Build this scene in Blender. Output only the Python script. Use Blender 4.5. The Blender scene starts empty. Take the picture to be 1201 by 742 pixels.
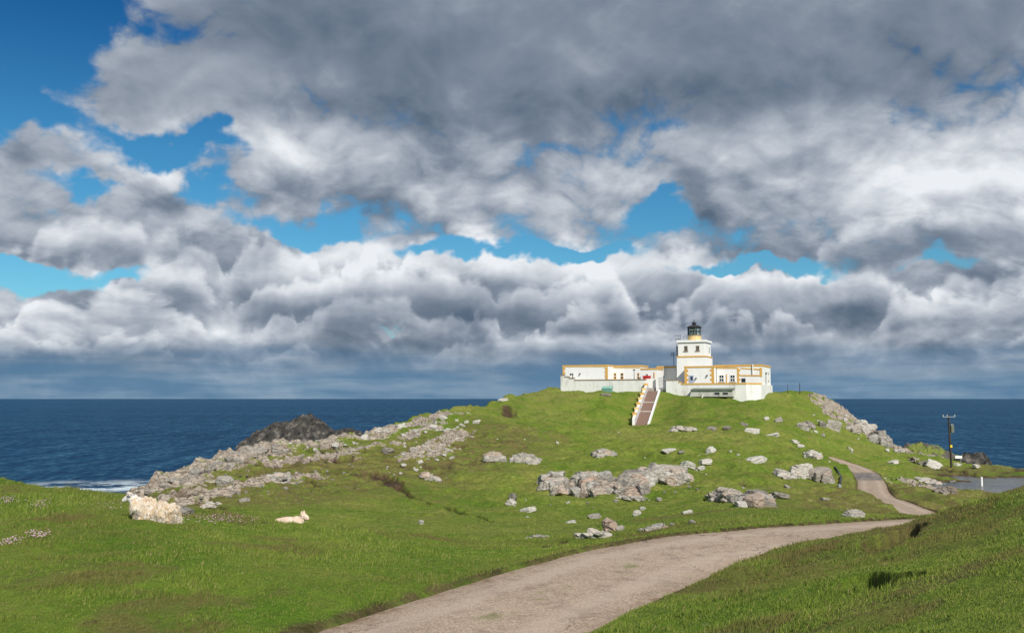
import bpy, bmesh, math, random
import numpy as np
from mathutils import Vector, Matrix

scene = bpy.context.scene
COL = scene.collection
F = 1100.0; CX = 600.5; CY = 371.0
TH = math.atan(96.0 / F)
CT, ST = math.cos(TH), math.sin(TH)

# ---------------------------------------------------------------- camera
cam_data = bpy.data.cameras.new("camera")
cam = bpy.data.objects.new("camera", cam_data)
COL.objects.link(cam)
cam_data.sensor_fit = 'HORIZONTAL'; cam_data.sensor_width = 36.0
cam_data.lens = F / 1201.0 * 36.0
cam_data.clip_start = 0.1; cam_data.clip_end = 200000.0
cam.rotation_euler = (math.pi / 2 + TH, 0, 0)
scene.camera = cam

def ray(px, py):
    """direction of a photo pixel, scaled so that its y component is 1"""
    xc = (px - CX) / F; yc = (CY - py) / F
    dy = CT - yc * ST
    return xc / dy, (ST + yc * CT) / dy
def at(px, py, Y):
    a, b = ray(px, py)
    return (a * Y, Y, b * Y)
def azel(px, py):
    a, b = ray(px, py)
    return math.atan(a), math.atan(b / math.sqrt(1 + a * a))

# ---------------------------------------------------------------- light
SUN_AZ = math.radians(24.0)      # how far right of straight-behind the camera
SUN_EL = math.radians(37.0)
sun_dir = Vector((math.sin(SUN_AZ) * math.cos(SUN_EL), -math.cos(SUN_AZ) * math.cos(SUN_EL), math.sin(SUN_EL)))
sd = bpy.data.lights.new("sun", 'SUN'); sd.energy = 4.9; sd.angle = math.radians(0.53); sd.color = (1.0, 0.95, 0.87)
sun = bpy.data.objects.new("sun", sd); COL.objects.link(sun)
sun.rotation_euler = (-sun_dir).to_track_quat('-Z', 'Y').to_euler()

scene.view_settings.view_transform = 'Standard'
scene.view_settings.look = 'None'
scene.view_settings.exposure = 0.0
scene.view_settings.gamma = 1.0
scene.view_settings.use_curve_mapping = False
scene.cycles.max_bounces = 4; scene.cycles.diffuse_bounces = 2; scene.cycles.glossy_bounces = 2; scene.cycles.transmission_bounces = 3

# ---------------------------------------------------------------- node helpers
class NT:
    def __init__(s, tree): s.t = tree; s.n = tree.nodes; s.l = tree.links
    def set(s, sock, v):
        if v is None: return
        if isinstance(v, bpy.types.NodeSocket): s.l.new(v, sock)
        else:
            try: sock.default_value = v
            except Exception:
                if isinstance(v, (int, float)): sock.default_value = (v, v, v)
                else: sock.default_value = (*v, 1.0)
    def math(s, op, a, b=None, c=None, clamp=False):
        n = s.n.new('ShaderNodeMath'); n.operation = op; n.use_clamp = clamp
        s.set(n.inputs[0], a); s.set(n.inputs[1], b); s.set(n.inputs[2], c); return n.outputs[0]
    def vec(s, op, a, b=None, scale=None):
        n = s.n.new('ShaderNodeVectorMath'); n.operation = op
        s.set(n.inputs[0], a); s.set(n.inputs[1], b)
        if scale is not None: s.set(n.inputs[3], scale)
        return n.outputs['Value'] if op in ('LENGTH', 'DOT_PRODUCT', 'DISTANCE') else n.outputs[0]
    def noise(s, vec, scale, detail=4, rough=0.55, dist=0.0, out='Fac', lac=2.0, dim='3D'):
        n = s.n.new('ShaderNodeTexNoise'); n.noise_dimensions = dim; s.set(n.inputs['Vector'], vec); s.set(n.inputs['Scale'], scale)
        s.set(n.inputs['Detail'], detail); s.set(n.inputs['Roughness'], rough); s.set(n.inputs['Distortion'], dist)
        s.set(n.inputs['Lacunarity'], lac)
        return n.outputs[out]
    def voro(s, vec, scale, feature='F1', out='Distance', rnd=1.0, dim='3D'):
        n = s.n.new('ShaderNodeTexVoronoi'); n.feature = feature; n.voronoi_dimensions = dim; s.set(n.inputs['Vector'], vec); s.set(n.inputs['Scale'], scale)
        s.set(n.inputs['Randomness'], rnd)
        return n.outputs[out]
    def step(s, v, a, b, lo=0.0, hi=1.0, smooth=True):
        n = s.n.new('ShaderNodeMapRange'); n.interpolation_type = 'SMOOTHSTEP' if smooth else 'LINEAR'; n.clamp = True
        s.set(n.inputs[0], v); s.set(n.inputs[1], a); s.set(n.inputs[2], b); s.set(n.inputs[3], lo); s.set(n.inputs[4], hi)
        return n.outputs[0]
    def mix(s, f, a, b, mode='MIX'):
        n = s.n.new('ShaderNodeMix'); n.data_type = 'RGBA'; n.blend_type = mode
        s.set(n.inputs[0], f); s.set(n.inputs[6], a); s.set(n.inputs[7], b); return n.outputs[2]
    def mixf(s, f, a, b):
        n = s.n.new('ShaderNodeMix'); n.data_type = 'FLOAT'
        s.set(n.inputs[0], f); s.set(n.inputs[2], a); s.set(n.inputs[3], b); return n.outputs[0]
    def comb(s, x, y, z):
        n = s.n.new('ShaderNodeCombineXYZ'); s.set(n.inputs[0], x); s.set(n.inputs[1], y); s.set(n.inputs[2], z); return n.outputs[0]
    def sep(s, v):
        n = s.n.new('ShaderNodeSeparateXYZ'); s.set(n.inputs[0], v); return n.outputs
    def ramp(s, f, stops):
        n = s.n.new('ShaderNodeValToRGB'); s.set(n.inputs[0], f)
        e = n.color_ramp.elements
        while len(e) < len(stops): e.new(0.5)
        for i, (p, c) in enumerate(stops):
            e[i].position = p; e[i].color = (*c, 1.0)
        return n.outputs[0]
    def attr(s, name, out='Color'):
        n = s.n.new('ShaderNodeAttribute'); n.attribute_name = name; return n.outputs[out]
    def bump(s, h, strength=0.5, dist=0.05, normal=None):
        n = s.n.new('ShaderNodeBump'); s.set(n.inputs['Strength'], strength); s.set(n.inputs['Distance'], dist)
        s.set(n.inputs['Height'], h)
        if normal is not None: s.set(n.inputs['Normal'], normal)
        return n.outputs[0]

def material(name):
    m = bpy.data.materials.new(name); m.use_nodes = True
    t = NT(m.node_tree); b = t.n['Principled BSDF']
    return m, t, b
def coord(t, kind='Object'):
    return t.n.new('ShaderNodeTexCoord').outputs[kind]
def wpos(t):
    return t.n.new('ShaderNodeNewGeometry').outputs['Position']

# ---------------------------------------------------------------- world: Nishita sky with a broken cloud deck
world = bpy.data.worlds.new("World"); scene.world = world; world.use_nodes = True
W = NT(world.node_tree)
bg = W.n['Background']
sky = W.n.new('ShaderNodeTexSky'); sky.sky_type = 'NISHITA'; sky.sun_disc = False
sky.sun_elevation = SUN_EL
sky.sun_rotation = math.pi - SUN_AZ
sky.air_density = 1.0; sky.dust_density = 0.6; sky.ozone_density = 2.0

# cloud cover: (px, py, rx, ry, weight) of the banks and the clear gaps, turned into directions
COVER = [(640, 55, 780, 128, 0.80), (1050, 200, 330, 120, 0.5), (620, 215, 330, 75, 0.45), (365, 195, 120, 68, 0.55),
         (190, 212, 66, 34, 0.62), (45, 188, 75, 32, 0.50), (95, 272, 290, 48, 0.62), (470, 335, 560, 72, 0.62), (700, 240, 80, 60, .25),
         (160, 385, 400, 55, 0.55), (850, 380, 700, 75, 0.75), (600, 440, 1400, 45, 0.8), (180, 100, 170, 62, 0.75), (240, 40, 120, 60, .3),
         (50, 12, 240, 72, -0.95), (30, 115, 120, 60, -0.60), (225, 165, 100, 26, -0.50), (245, 225, 60, 26, -0.45), (110, 225, 60, 22, -0.45),
         (340, 272, 110, 22, -0.70), (540, 290, 100, 17, -0.66), (590, 300, 50, 14, -.4), (775, 247, 40, 24, -0.72), (600, 165, 80, 16, -0.3),
         (890, 316, 120, 12, -0.85), (680, 290, 90, 12, -0.75), (40, 324, 110, 18, -0.95), (150, 322, 50, 12, -0.3), (1100, 318, 60, 12, -0.45),
         (460, 395, 34, 14, -0.75), (800, 152, 50, 16, -0.35), (1060, 140, 50, 16, -0.12)]
def density_group():
    g = bpy.data.node_groups.new("cloud_density", 'ShaderNodeTree')
    g.interface.new_socket("P", in_out='INPUT', socket_type='NodeSocketVector')
    g.interface.new_socket("D", in_out='OUTPUT', socket_type='NodeSocketFloat')
    t = NT(g)
    i = t.n.new('NodeGroupInput').outputs[0]; o = t.n.new('NodeGroupOutput').inputs[0]
    w1 = t.vec('SCALE', t.vec('SUBTRACT', t.noise(i, 7, 3, 0.5, out='Color', dim='2D'), (.5, .5, .5)), scale=0.055)
    p = t.vec('ADD', i, w1)
    el = t.sep(i)[1]
    far = t.step(el, 0.03, 0.22)
    q = t.vec('MULTIPLY', p, (1.0, 1.6, 1.0))
    ql = t.vec('MULTIPLY', p, (1.7, 2.7, 1.0))
    qa = t.vec('MULTIPLY', p, (1.0, 1.6, 1.0))
    def field(q, s0, n):
        f = t.noise(q, s0 * .7, 7, 0.47, dim='2D')
        acc, g, tot, s = None, 1.0, 0.0, s0 * 1.5
        for k in range(n):
            v = t.math('MULTIPLY', t.math('ABSOLUTE', t.math('SUBTRACT', t.noise(t.vec('ADD', q, (k * 3.7, k * 1.3, 0)), s, 0, 0, dim='2D'), 0.5)), 2.0 * g)
            acc = v if acc is None else t.math('ADD', acc, v); tot += g; g *= 0.50; s *= 2.05
        b = t.math('SUBTRACT', t.math('MULTIPLY', acc, 1.0 / tot), 0.17)
        return t.math('ADD', t.math('MULTIPLY', t.math('SUBTRACT', f, .5), 1.25), t.math('MULTIPLY', b, 1.0))
    out = t.mixf(far, field(ql, 8.0, 5), field(qa, 7.0, 6))
    t.l.new(out, o)
    return g
DG = density_group()
def D(P):
    n = W.n.new('ShaderNodeGroup'); n.node_tree = DG; W.set(n.inputs[0], P); return n.outputs[0]
v = W.vec('NORMALIZE', W.n.new('ShaderNodeTexCoord').outputs['Generated'])
sx, sy, sz = W.sep(v)
az = W.math('ARCTAN2', sx, sy); el = W.math('ARCSINE', sz)
P = W.comb(az, el, 0.0)
wp = W.vec('ADD', P, W.vec('SCALE', W.vec('SUBTRACT', W.noise(P, 11, 4, 0.55, out='Color', dim='2D'), (.5, .5, .5)), scale=0.085))
def blobs(P_, L, inner):
    acc = None
    for px, py, rx, ry, w in L:
        a, e = azel(px, py)
        d = W.vec('LENGTH', W.vec('MULTIPLY', W.vec('SUBTRACT', P_, (a, e, 0)), (F / rx, F / ry, 0)))
        u = W.step(d, 1.2, inner, 0.0, w)
        acc = u if acc is None else W.math('ADD', acc, u)
    return acc
n0 = D(P)
cov = W.math('ADD', blobs(wp, COVER, 0.1), W.step(el, 0.30, 0.7, 0.02, 0.45))
d0 = W.math('ADD', cov, n0)
osc = W.step(el, 0.03, 0.24, 0.34, 1.0)
d1 = D(W.vec('ADD', P, W.vec('SCALE', (0.010, 0.022, 0), scale=osc)))
d2 = D(W.vec('ADD', P, W.vec('SCALE', (0.020, 0.060, 0), scale=osc)))
fz = W.noise(P, 60, 5, .65, dim='2D')
alpha = W.step(W.math('ADD', d0, W.math('MULTIPLY', W.math('SUBTRACT', fz, .5), 0.30)), -0.06, 0.40)
soft = W.step(cov, 1.5, 0.5, 0.35, 1.0)
soft = W.math('MULTIPLY', W.step(cov, 1.5, 0.5, 0.35, 1.0), W.step(el, 0.20, 0.36, 1.0, 0.5))
relief = W.math('MULTIPLY', soft, W.math('ADD', W.math('MULTIPLY', W.math('SUBTRACT', n0, d1), 0.26), W.math('MULTIPLY', W.math('SUBTRACT', n0, d2), 0.42)))
# stacked rows low over the sea: bright ragged tops over flat shaded bases
def row(y_top, y_base, seed, gain):
    e0 = azel(600, y_base)[1]; e1 = azel(600, y_top)[1]
    eb = W.math('ADD', e0, W.math('MULTIPLY', W.math('SUBTRACT', W.noise(W.vec('ADD', W.vec('MULTIPLY', P, (1, 3, 0)), (seed, 0, 0)), 9.0, 3, .55, dim='2D'), .5), .022))
    hgt = W.noise(W.vec('ADD', W.vec('MULTIPLY', P, (1, 0, 0)), (seed, seed * .7, 0)), 4.0, 5, .6, dim='2D')
    top_ = W.math('ADD', e0, W.math('MULTIPLY', W.math('ADD', W.step(hgt, .34, .62), W.math('MULTIPLY', n0, .62)), e1 - e0))
    u = W.math('DIVIDE', W.math('SUBTRACT', el, eb), W.math('MAXIMUM', W.math('SUBTRACT', top_, eb), 0.004))
    inside = W.math('MULTIPLY', W.math('MULTIPLY', W.step(u, 1.20, .84), W.step(u, -.45, .12)), W.step(W.math('SUBTRACT', top_, eb), .006, .030))
    return W.math('MULTIPLY', inside, W.math('SUBTRACT', W.math('MULTIPLY', u, 1.15 * gain), .42 * gain))
for args in ((284, 352, 3.1, .34), (326, 385, 8.7, .42), (358, 412, 14.2, .42), (396, 436, 21.3, .30)):
    relief = W.math('ADD', relief, row(*args))
thick = W.step(d0, 0.25, 1.5)
# broad tone of the banks: deep bases dark, sunlit tops bright
TONE = [(640, 60, 800, 110, -0.10), (620, 138, 700, 36, -0.12), (900, 105, 240, 40, -0.08), (230, 100, 160, 60, 0.14), (700, 60, 160, 50, .08), (330, 30, 200, 50, -.05),
        (1150, 190, 150, 75, 0.16), (1010, 225, 160, 60, 0.20), (360, 172, 100, 40, 0.30), (365, 232, 130, 30, -0.14),
        (190, 200, 55, 22, 0.30), (190, 240, 50, 24, -0.18), (560, 215, 110, 45, 0.16), (700, 215, 80, 40, .14), (1030, 292, 240, 26, -0.22), (440, 302, 180, 32, 0.24),
        (640, 315, 150, 22, 0.22), (150, 385, 260, 36, 0.16), (290, 385, 90, 24, 0.2), (60, 262, 160, 28, 0.14), (70, 295, 200, 16, -.12), (480, 375, 380, 18, -0.12),
        (1060, 360, 190, 22, 0.10), (720, 345, 150, 30, 0.14), (100, 432, 300, 18, -0.10), (950, 440, 400, 16, -0.10), (1010, 362, 60, 18, -.22), (830, 385, 120, 26, -.06), (300, 335, 200, 24, .14), (900, 400, 300, 16, .12)]
tone = blobs(W.vec('MULTIPLY', W.vec('ADD', P, wp), (0.5, 0.5, 0)), TONE, 0.1)
val = W.math('ADD', W.math('ADD', W.math('ADD', W.step(el, 0.02, 0.25, 0.675, 0.56), relief), tone), W.math('MULTIPLY', thick, -0.17))
cloud = W.ramp(val, [(0.0, (0.050, 0.090, 0.150)), (0.25, (0.115, 0.160, 0.225)), (0.45, (0.22, 0.265, 0.335)), (0.66, (0.42, 0.465, 0.535)),
                     (0.85, (0.66, 0.70, 0.75)), (1.0, (0.84, 0.87, 0.91))])
STR = 0.10
cloudc = W.vec('SCALE', cloud, scale=1.0 / STR)
# flat blue-grey streaky haze at the horizon
streak = W.noise(W.vec('MULTIPLY', P, (1.0, 9.0, 1.0)), 6.0, 6, 0.55, dim='2D')
hzc = W.mix(W.step(streak, 0.35, 0.7), (0.95, 2.10, 3.50, 1), (2.1, 3.2, 4.4, 1))
hz = W.math('MULTIPLY', W.step(W.math('ADD', el, W.math('MULTIPLY', W.math('SUBTRACT', streak, 0.5), 0.035)), 0.070, 0.012), 0.90)
clear = W.mix(1.0, sky.outputs[0], W.ramp(W.step(el, 0.08, 0.42, smooth=False), [(0.0, (0.42, 0.86, 0.98)), (0.5, (0.22, 0.66, 0.86)), (1.0, (0.035, 0.34, 0.66))]), 'MULTIPLY')
skyc = W.mix(alpha, clear, cloudc)
skyc = W.mix(hz, skyc, hzc)
W.l.new(skyc, bg.inputs['Color']); bg.inputs['Strength'].default_value = STR
# ---------------------------------------------------------------- numpy noise
def _h(ix, iy, iz=0):
    h = (ix.astype(np.int64) * 374761393 + iy.astype(np.int64) * 668265263 + np.asarray(iz).astype(np.int64) * 2147483647 // 7) & 0xffffffff
    h = ((h ^ (h >> 13)) * 1274126177) & 0xffffffff
    h = ((h ^ (h >> 15)) * 2246822519) & 0xffffffff
    h = h ^ (h >> 16)
    return (h & 0xffffff) / float(0xffffff)
def vn2(x, y):
    ix = np.floor(x); iy = np.floor(y); fx = x - ix; fy = y - iy
    ux = fx * fx * fx * (fx * (fx * 6 - 15) + 10); uy = fy * fy * fy * (fy * (fy * 6 - 15) + 10)
    a = _h(ix, iy); b = _h(ix + 1, iy); c = _h(ix, iy + 1); d = _h(ix + 1, iy + 1)
    return (a + (b - a) * ux) * (1 - uy) + (c + (d - c) * ux) * uy
def fbm2(x, y, o=4, g=0.5):
    s = 0; a = 1; t = 0
    for i in range(o):
        s = s + a * vn2(x + 17.3 * i, y - 9.1 * i); t += a; a *= g
        x, y = (x * 1.6 + y * 1.2), (y * 1.6 - x * 1.2)
    return s / t
def vn3(x, y, z):
    ix = np.floor(x); iy = np.floor(y); iz = np.floor(z)
    fx = x - ix; fy = y - iy; fz = z - iz
    ux = fx * fx * (3 - 2 * fx); uy = fy * fy * (3 - 2 * fy); uz = fz * fz * (3 - 2 * fz)
    r = []
    for k in (0, 1):
        a = _h(ix, iy, iz + k); b = _h(ix + 1, iy, iz + k); c = _h(ix, iy + 1, iz + k); d = _h(ix + 1, iy + 1, iz + k)
        r.append((a + (b - a) * ux) * (1 - uy) + (c + (d - c) * ux) * uy)
    return r[0] + (r[1] - r[0]) * uz
def fbm3(p, s, o=4, g=0.5):
    v = 0; a = 1; t = 0; q = p * s
    for i in range(o):
        v = v + a * vn3(q[:, 0] + 31 * i, q[:, 1], q[:, 2]); t += a; a *= g; q = q * 2.03
    return v / t
def sstep(x, a, b):
    t = np.clip((x - a) / (b - a), 0, 1); return t * t * (3 - 2 * t)

# ---------------------------------------------------------------- object helpers
def tag(o, label=None, cat=None, group=None, kind=None):
    if label: o["label"] = label
    if cat: o["category"] = cat
    if group: o["group"] = group
    if kind: o["kind"] = kind
    return o
def empty(name, loc=(0, 0, 0), rz=0.0):
    o = bpy.data.objects.new(name, None); o.empty_display_size = 0.2; o.location = loc; o.rotation_euler = (0, 0, rz)
    COL.objects.link(o); return o
def link(name, mesh, mat, parent=None):
    if mat is not None and not mesh.materials: mesh.materials.append(mat)
    o = bpy.data.objects.new(name, mesh); COL.objects.link(o)
    if parent is not None: o.parent = parent
    return o
def np_mesh(name, verts, faces, smooth=False):
    me = bpy.data.meshes.new(name)
    verts = np.asarray(verts, dtype=np.float32); faces = np.asarray(faces, dtype=np.int32)
    k = faces.shape[1]
    me.vertices.add(len(verts)); me.vertices.foreach_set("co", verts.ravel())
    me.loops.add(faces.size); me.loops.foreach_set("vertex_index", faces.ravel())
    me.polygons.add(len(faces))
    me.polygons.foreach_set("loop_start", np.arange(0, faces.size, k, dtype=np.int32))
    me.polygons.foreach_set("loop_total", np.full(len(faces), k, dtype=np.int32))
    me.update(calc_edges=True)
    me.polygons.foreach_set("use_smooth", np.full(len(faces), smooth, dtype=bool))
    return me
def add_attr(me, name, arr):
    a = me.attributes.new(name, 'FLOAT_COLOR', 'POINT')
    arr = np.asarray(arr, dtype=np.float32)
    if arr.shape[1] == 3: arr = np.c_[arr, np.ones(len(arr))]
    a.data.foreach_set("color", arr.astype(np.float32).ravel())

# ---------------------------------------------------------------- terrain
CTRL_PIX = [  # photo pixel and distance of points on the ground
 (0,742,12),(0,680,14.5),(0,640,17.5),(0,610,21),(0,585,25),(0,563,32),
 (150,742,12.2),(150,680,14.7),(150,640,17.5),(150,614,20.5),(150,592,25),(150,580,28),
 (225,742,12.4),(225,680,15),(225,614,20.8),(225,602,24),
 (300,742,12.6),(300,680,15.3),(300,650,18),(300,625,21.5),(300,616,24),
 (300,605,46),(300,580,60),(300,555,75),(300,538,88),(300,524,97),
 (225,598,50),(225,565,72),(225,546,82),(160,588,62),
 (450,718,13.6),(450,680,16),(450,650,19),(450,632,22.5),(450,622,27),(450,608,48),(450,590,60),(450,565,75),(450,540,90),(450,520,108),(450,507,122),
 (560,683,16.3),(560,660,19),(560,642,23),(560,631,30),(560,620,40),(560,605,52),(560,575,72),(560,545,90),(560,515,112),(560,495,130),(560,479,148),
 (650,659,18.5),(650,642,26),(650,627,38),(650,610,50),(640,588,68),(650,560,82),(640,530,105),(640,505,128),(640,485,148),(640,470,165),(625,460,180),
 (600,469,165),(740,640,20.3),(740,628,27),(740,618,38),(740,605,52),(740,590,68),(740,560,80),(740,540,92),(740,515,118),(740,500,150),(740,480,163),(740,459,176),
 (870,622,22.5),(870,612,28),(870,600,40),(870,585,58),(870,560,75),(870,535,95),(870,510,118),(870,490,140),(870,476,158),(880,469,168),
 (930,461,176),(960,463,182),(985,469,186),(1010,485,180),(1030,506,172),(1055,531,165),
 (960,490,160),(960,520,135),(960,536,122),(1010,520,150),(1045,545,135),
 (1022,583,82),(1016,573,90),(1016,562,100),(1013,552,107),(996,545,114),(972,536.5,121),(1060,597,68),(1020,600,48),(1060,601,44),(960,598,50),(950,585,66),(900,572,74),(940,542,105),
 (1000,613.5,24.5),(1052,611.5,25.3),(900,621,23.3),(1000,607,33),(800,742,10.5),(760,702,14.5),(900,690,12),(900,660,16),(900,643,19.5),
 (1000,742,8),(1000,690,10.5),(1000,650,15),(940,642,18.2),(1000,628,18),(1054,617,17.8),(1100,742,7),(1100,690,9),(1100,640,13),(1100,602,17),
 (1201,742,6),(1201,680,8),(1201,620,12),(1201,573,17),
 (1080,575,90),(1080,587,78),(1105,573,102),(1200,578,100),(1150,581,97),(1150,557,127),(1201,556,128),(1115,549,132),(1100,541,145),(1080,532,160),(1110,536,172),(1150,546,146),(1201,546,146),
]
CTRL_Z = [  # photo column, distance, height
 (0,40,-4.8),(0,55,-10),(150,36,-4.7),(150,48,-6.0),(300,32,-4.7),(300,42,-5.7),(225,32,-4.7),(450,36,-5.4),
 (1100,24,-4.0),(1201,24,-3.6),(1200,32,-4.5),(1100,34,-5.2),(1201,50,-6.5),(1100,50,-7.2),(1100,62,-8.3),(1201,70,-9),(1050,32,-4.6),
 (1029,20.6,-3.15),(1137,21.9,-3.3),(1200,25.5,-3.8),(1300,8,-1.2),(1300,17,-1.2),(1500,12,-1.0),(1500,30,-2.5),(1500,70,-7),(1500,130,-9),
 (640,215,1.6),(740,200,1.5),(740,225,1.2),(870,190,0.6),(870,222,0.6),(930,200,0.5),
 (-200,14,-3.0),(-200,30,-2.8),(-200,55,-8),(1150,108,-11.3),(1200,112,-11.4),(1130,104,-10.9),(1300,112,-11),(380,9,-3.1),(640,9,-2.75),(100,9,-3.15),(640,6,-2.2),(1000,5,-1.75),
]
cu, cv, cz = [], [], []
def _add(x, y, z):
    cu.append(math.atan2(x, y)); cv.append(math.log(math.hypot(x, y))); cz.append(z)
for px, py, Y in CTRL_PIX: _add(*at(px, py, Y))
for px, Y, z in CTRL_Z:
    a = (px - CX) / F; _add(a * Y, Y, z)
for deg in (-60, -90, -130, -180, 60, 90, 130, 180):
    for r, z in ((2.2, -1.7), (8, -2.2), (25, -2.6), (80, -5.0), (200, -7.0)):
        cu.append(math.radians(deg)); cv.append(math.log(r)); cz.append(z)
for deg in (-30, 0, 30):
    cu.append(math.radians(deg)); cv.append(math.log(2.2)); cz.append(-1.75)
cu = np.array(cu); cv = np.array(cv); cz = np.array(cz)
def _U(d2): return np.where(d2 > 1e-12, 0.5 * d2 * np.log(np.maximum(d2, 1e-12)), 0.0)
N_ = len(cu)
K = _U((cu[:, None] - cu) ** 2 + (cv[:, None] - cv) ** 2) + np.eye(N_) * 2e-3
Pm = np.c_[np.ones(N_), cu, cv]
A = np.zeros((N_ + 3, N_ + 3)); A[:N_, :N_] = K; A[:N_, N_:] = Pm; A[N_:, :N_] = Pm.T
sol = np.linalg.solve(A, np.r_[cz, 0, 0, 0])
RC_T = np.array([math.radians(-180), math.radians(-60), math.radians(-40)] + [math.atan((p - CX) / F) for p in
       (0, 100, 150, 225, 300, 450, 560, 600, 640, 655, 740, 870, 930, 985, 1010, 1030, 1055, 1075, 1110, 1150, 1201, 1300)] + [math.radians(60), math.radians(180)])
RC_R = np.array([300, 120, 62, 60, 64, 70, 84, 99, 126, 152, 170, 184, 232, 238, 240, 205, 190, 184, 178, 176, 182, 186, 165, 160, 175, 260, 300.])
RC_X = np.cos(RC_T)
def Hbase(x, y):
    x = np.asarray(x, float); y = np.asarray(y, float)
    th = np.arctan2(x, y); r = np.hypot(x, y); lv = np.log(np.maximum(r, 1.2))
    z = np.full(x.shape, 0.0)
    for i in range(0, x.size, 40000):
        s = slice(i, i + 40000)
        d2 = (th[s][:, None] - cu) ** 2 + (lv[s][:, None] - cv) ** 2
        z[s] = _U(d2) @ sol[:N_] + sol[N_] + sol[N_ + 1] * th[s] + sol[N_ + 2] * lv[s]
    w = sstep(r, 1.3, 3.0); z = z * w - 1.68 * (1 - w)
    return z, th, r

# masks: capsules between ground points, given by photo column and distance
def gp(px, Y): return ((px - CX) / F * Y, Y)
ROCKY = [(150,66,225,80,6.5),(225,80,300,95,6),(300,95,380,110,5),(380,110,450,122,4.5),(450,122,530,139,2.2),(240,62,300,70,2.2),(300,70,345,76,2.6),
         (320,84,400,94,2.2),(482,94,518,104,2.0),(512,106,545,120,1.8),(470,112,520,128,1.6),(400,100,470,106,1.0),
         (1006,176,1052,164,8.5),(975,180,1006,178,3.5),(990,168,1012,166,3.0),(1063,100,1100,106,3.2),(1080,92,1112,98,2.2)]
BARE_SHADE = []
NOTCH = []      # filled once the slope is known
def r_(x, y): return np.hypot(x, y)
def capdist(x, y, a, b):
    ax, ay = a; bx, by = b; dx, dy = bx - ax, by - ay
    t = np.clip(((x - ax) * dx + (y - ay) * dy) / (dx * dx + dy * dy), 0, 1)
    return np.hypot(x - ax - t * dx, y - ay - t * dy)
def masks(x, y):
    n = fbm2(x * 0.35, y * 0.35, 4); n2 = fbm2(x * 1.3 + 40, y * 1.3, 3)
    rock = np.zeros(x.shape)
    for p0, y0, p1, y1, rad in ROCKY:
        d = capdist(x, y, gp(p0, y0), gp(p1, y1))
        rock = np.maximum(rock, sstep(d / rad + (n - 0.5) * 1.5 + (n2 - .5) * 0.9, 1.15, 0.72))
    bare_shade = np.zeros(x.shape)
    for na, nb_, rad in BARE_SHADE:
        d = capdist(x, y, na, nb_)
        bare_shade = np.maximum(bare_shade, sstep(d / rad + (n2 - .5) * 1.6, 1.2, 0.6))
    for na, nb_, rad, dep in NOTCH:
        bare_shade = np.maximum(bare_shade, sstep(capdist(x, y, na, nb_) / rad + (fbm2(x * 3.1, y * 3.1, 3) - .5) * 0.9, 1.3, 0.95))
    # terracettes: short level scars stepping the dry left slope
    reg = sstep(capdist(x, y, gp(250, 66), gp(470, 92)) / 13, 1.1, .5)
    reg = np.maximum(reg, 0.9 * sstep(capdist(x, y, gp(380, 102), gp(540, 112)) / 9, 1.1, .5))
    reg = np.maximum(reg, 0.75 * sstep(capdist(x, y, gp(880, 47), gp(1040, 47)) / 4, 1.1, .5))
    tn = fbm2((x + .35 * y) * 0.22 + 11, (y - .35 * x) * 1.05, 3, .55)
    bare_shade = np.maximum(bare_shade, reg * sstep(tn, .60, .67) * sstep(r_(x, y), 40, 46))
    return rock, bare_shade
POND_Z = -10.42
def strata(x, y):
    """tilted rock ledges, dipping to the left"""
    u = (x * 0.80 + y * 0.60); w = (-x * 0.60 + y * 0.80)
    a = fbm2(u * 0.16, w * 0.55, 3); s = u * 0.05 + w * 0.34 + a * 2.2
    f = s - np.floor(s)
    led = np.where(f < 0.8, f / 0.8, (1 - f) / 0.2)
    s2 = u * 0.3 + w * 1.1 + fbm2(u * .5 + 9, w * 1.3, 3) * 2.5; f2 = s2 - np.floor(s2)
    led2 = np.where(f2 < 0.75, f2 / 0.75, (1 - f2) / 0.25)
    return (led - 0.4) * 0.62 + (led2 - 0.4) * 0.28 + (fbm2(x * 1.9, y * 1.9, 4) - 0.5) * 0.55
ROAD = None
ST0 = np.array(((750.8 - CX) / F * 157.5, 157.5, ray(750, 499.5)[1] * 157.5)); ST1 = np.array(((765.5 - CX) / F * 175.2, 175.2, ray(765, 458.2)[1] * 175.2))
STL = float(np.hypot(*(ST1 - ST0)[:2])); STD = (ST1 - ST0)[:2] / STL
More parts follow.
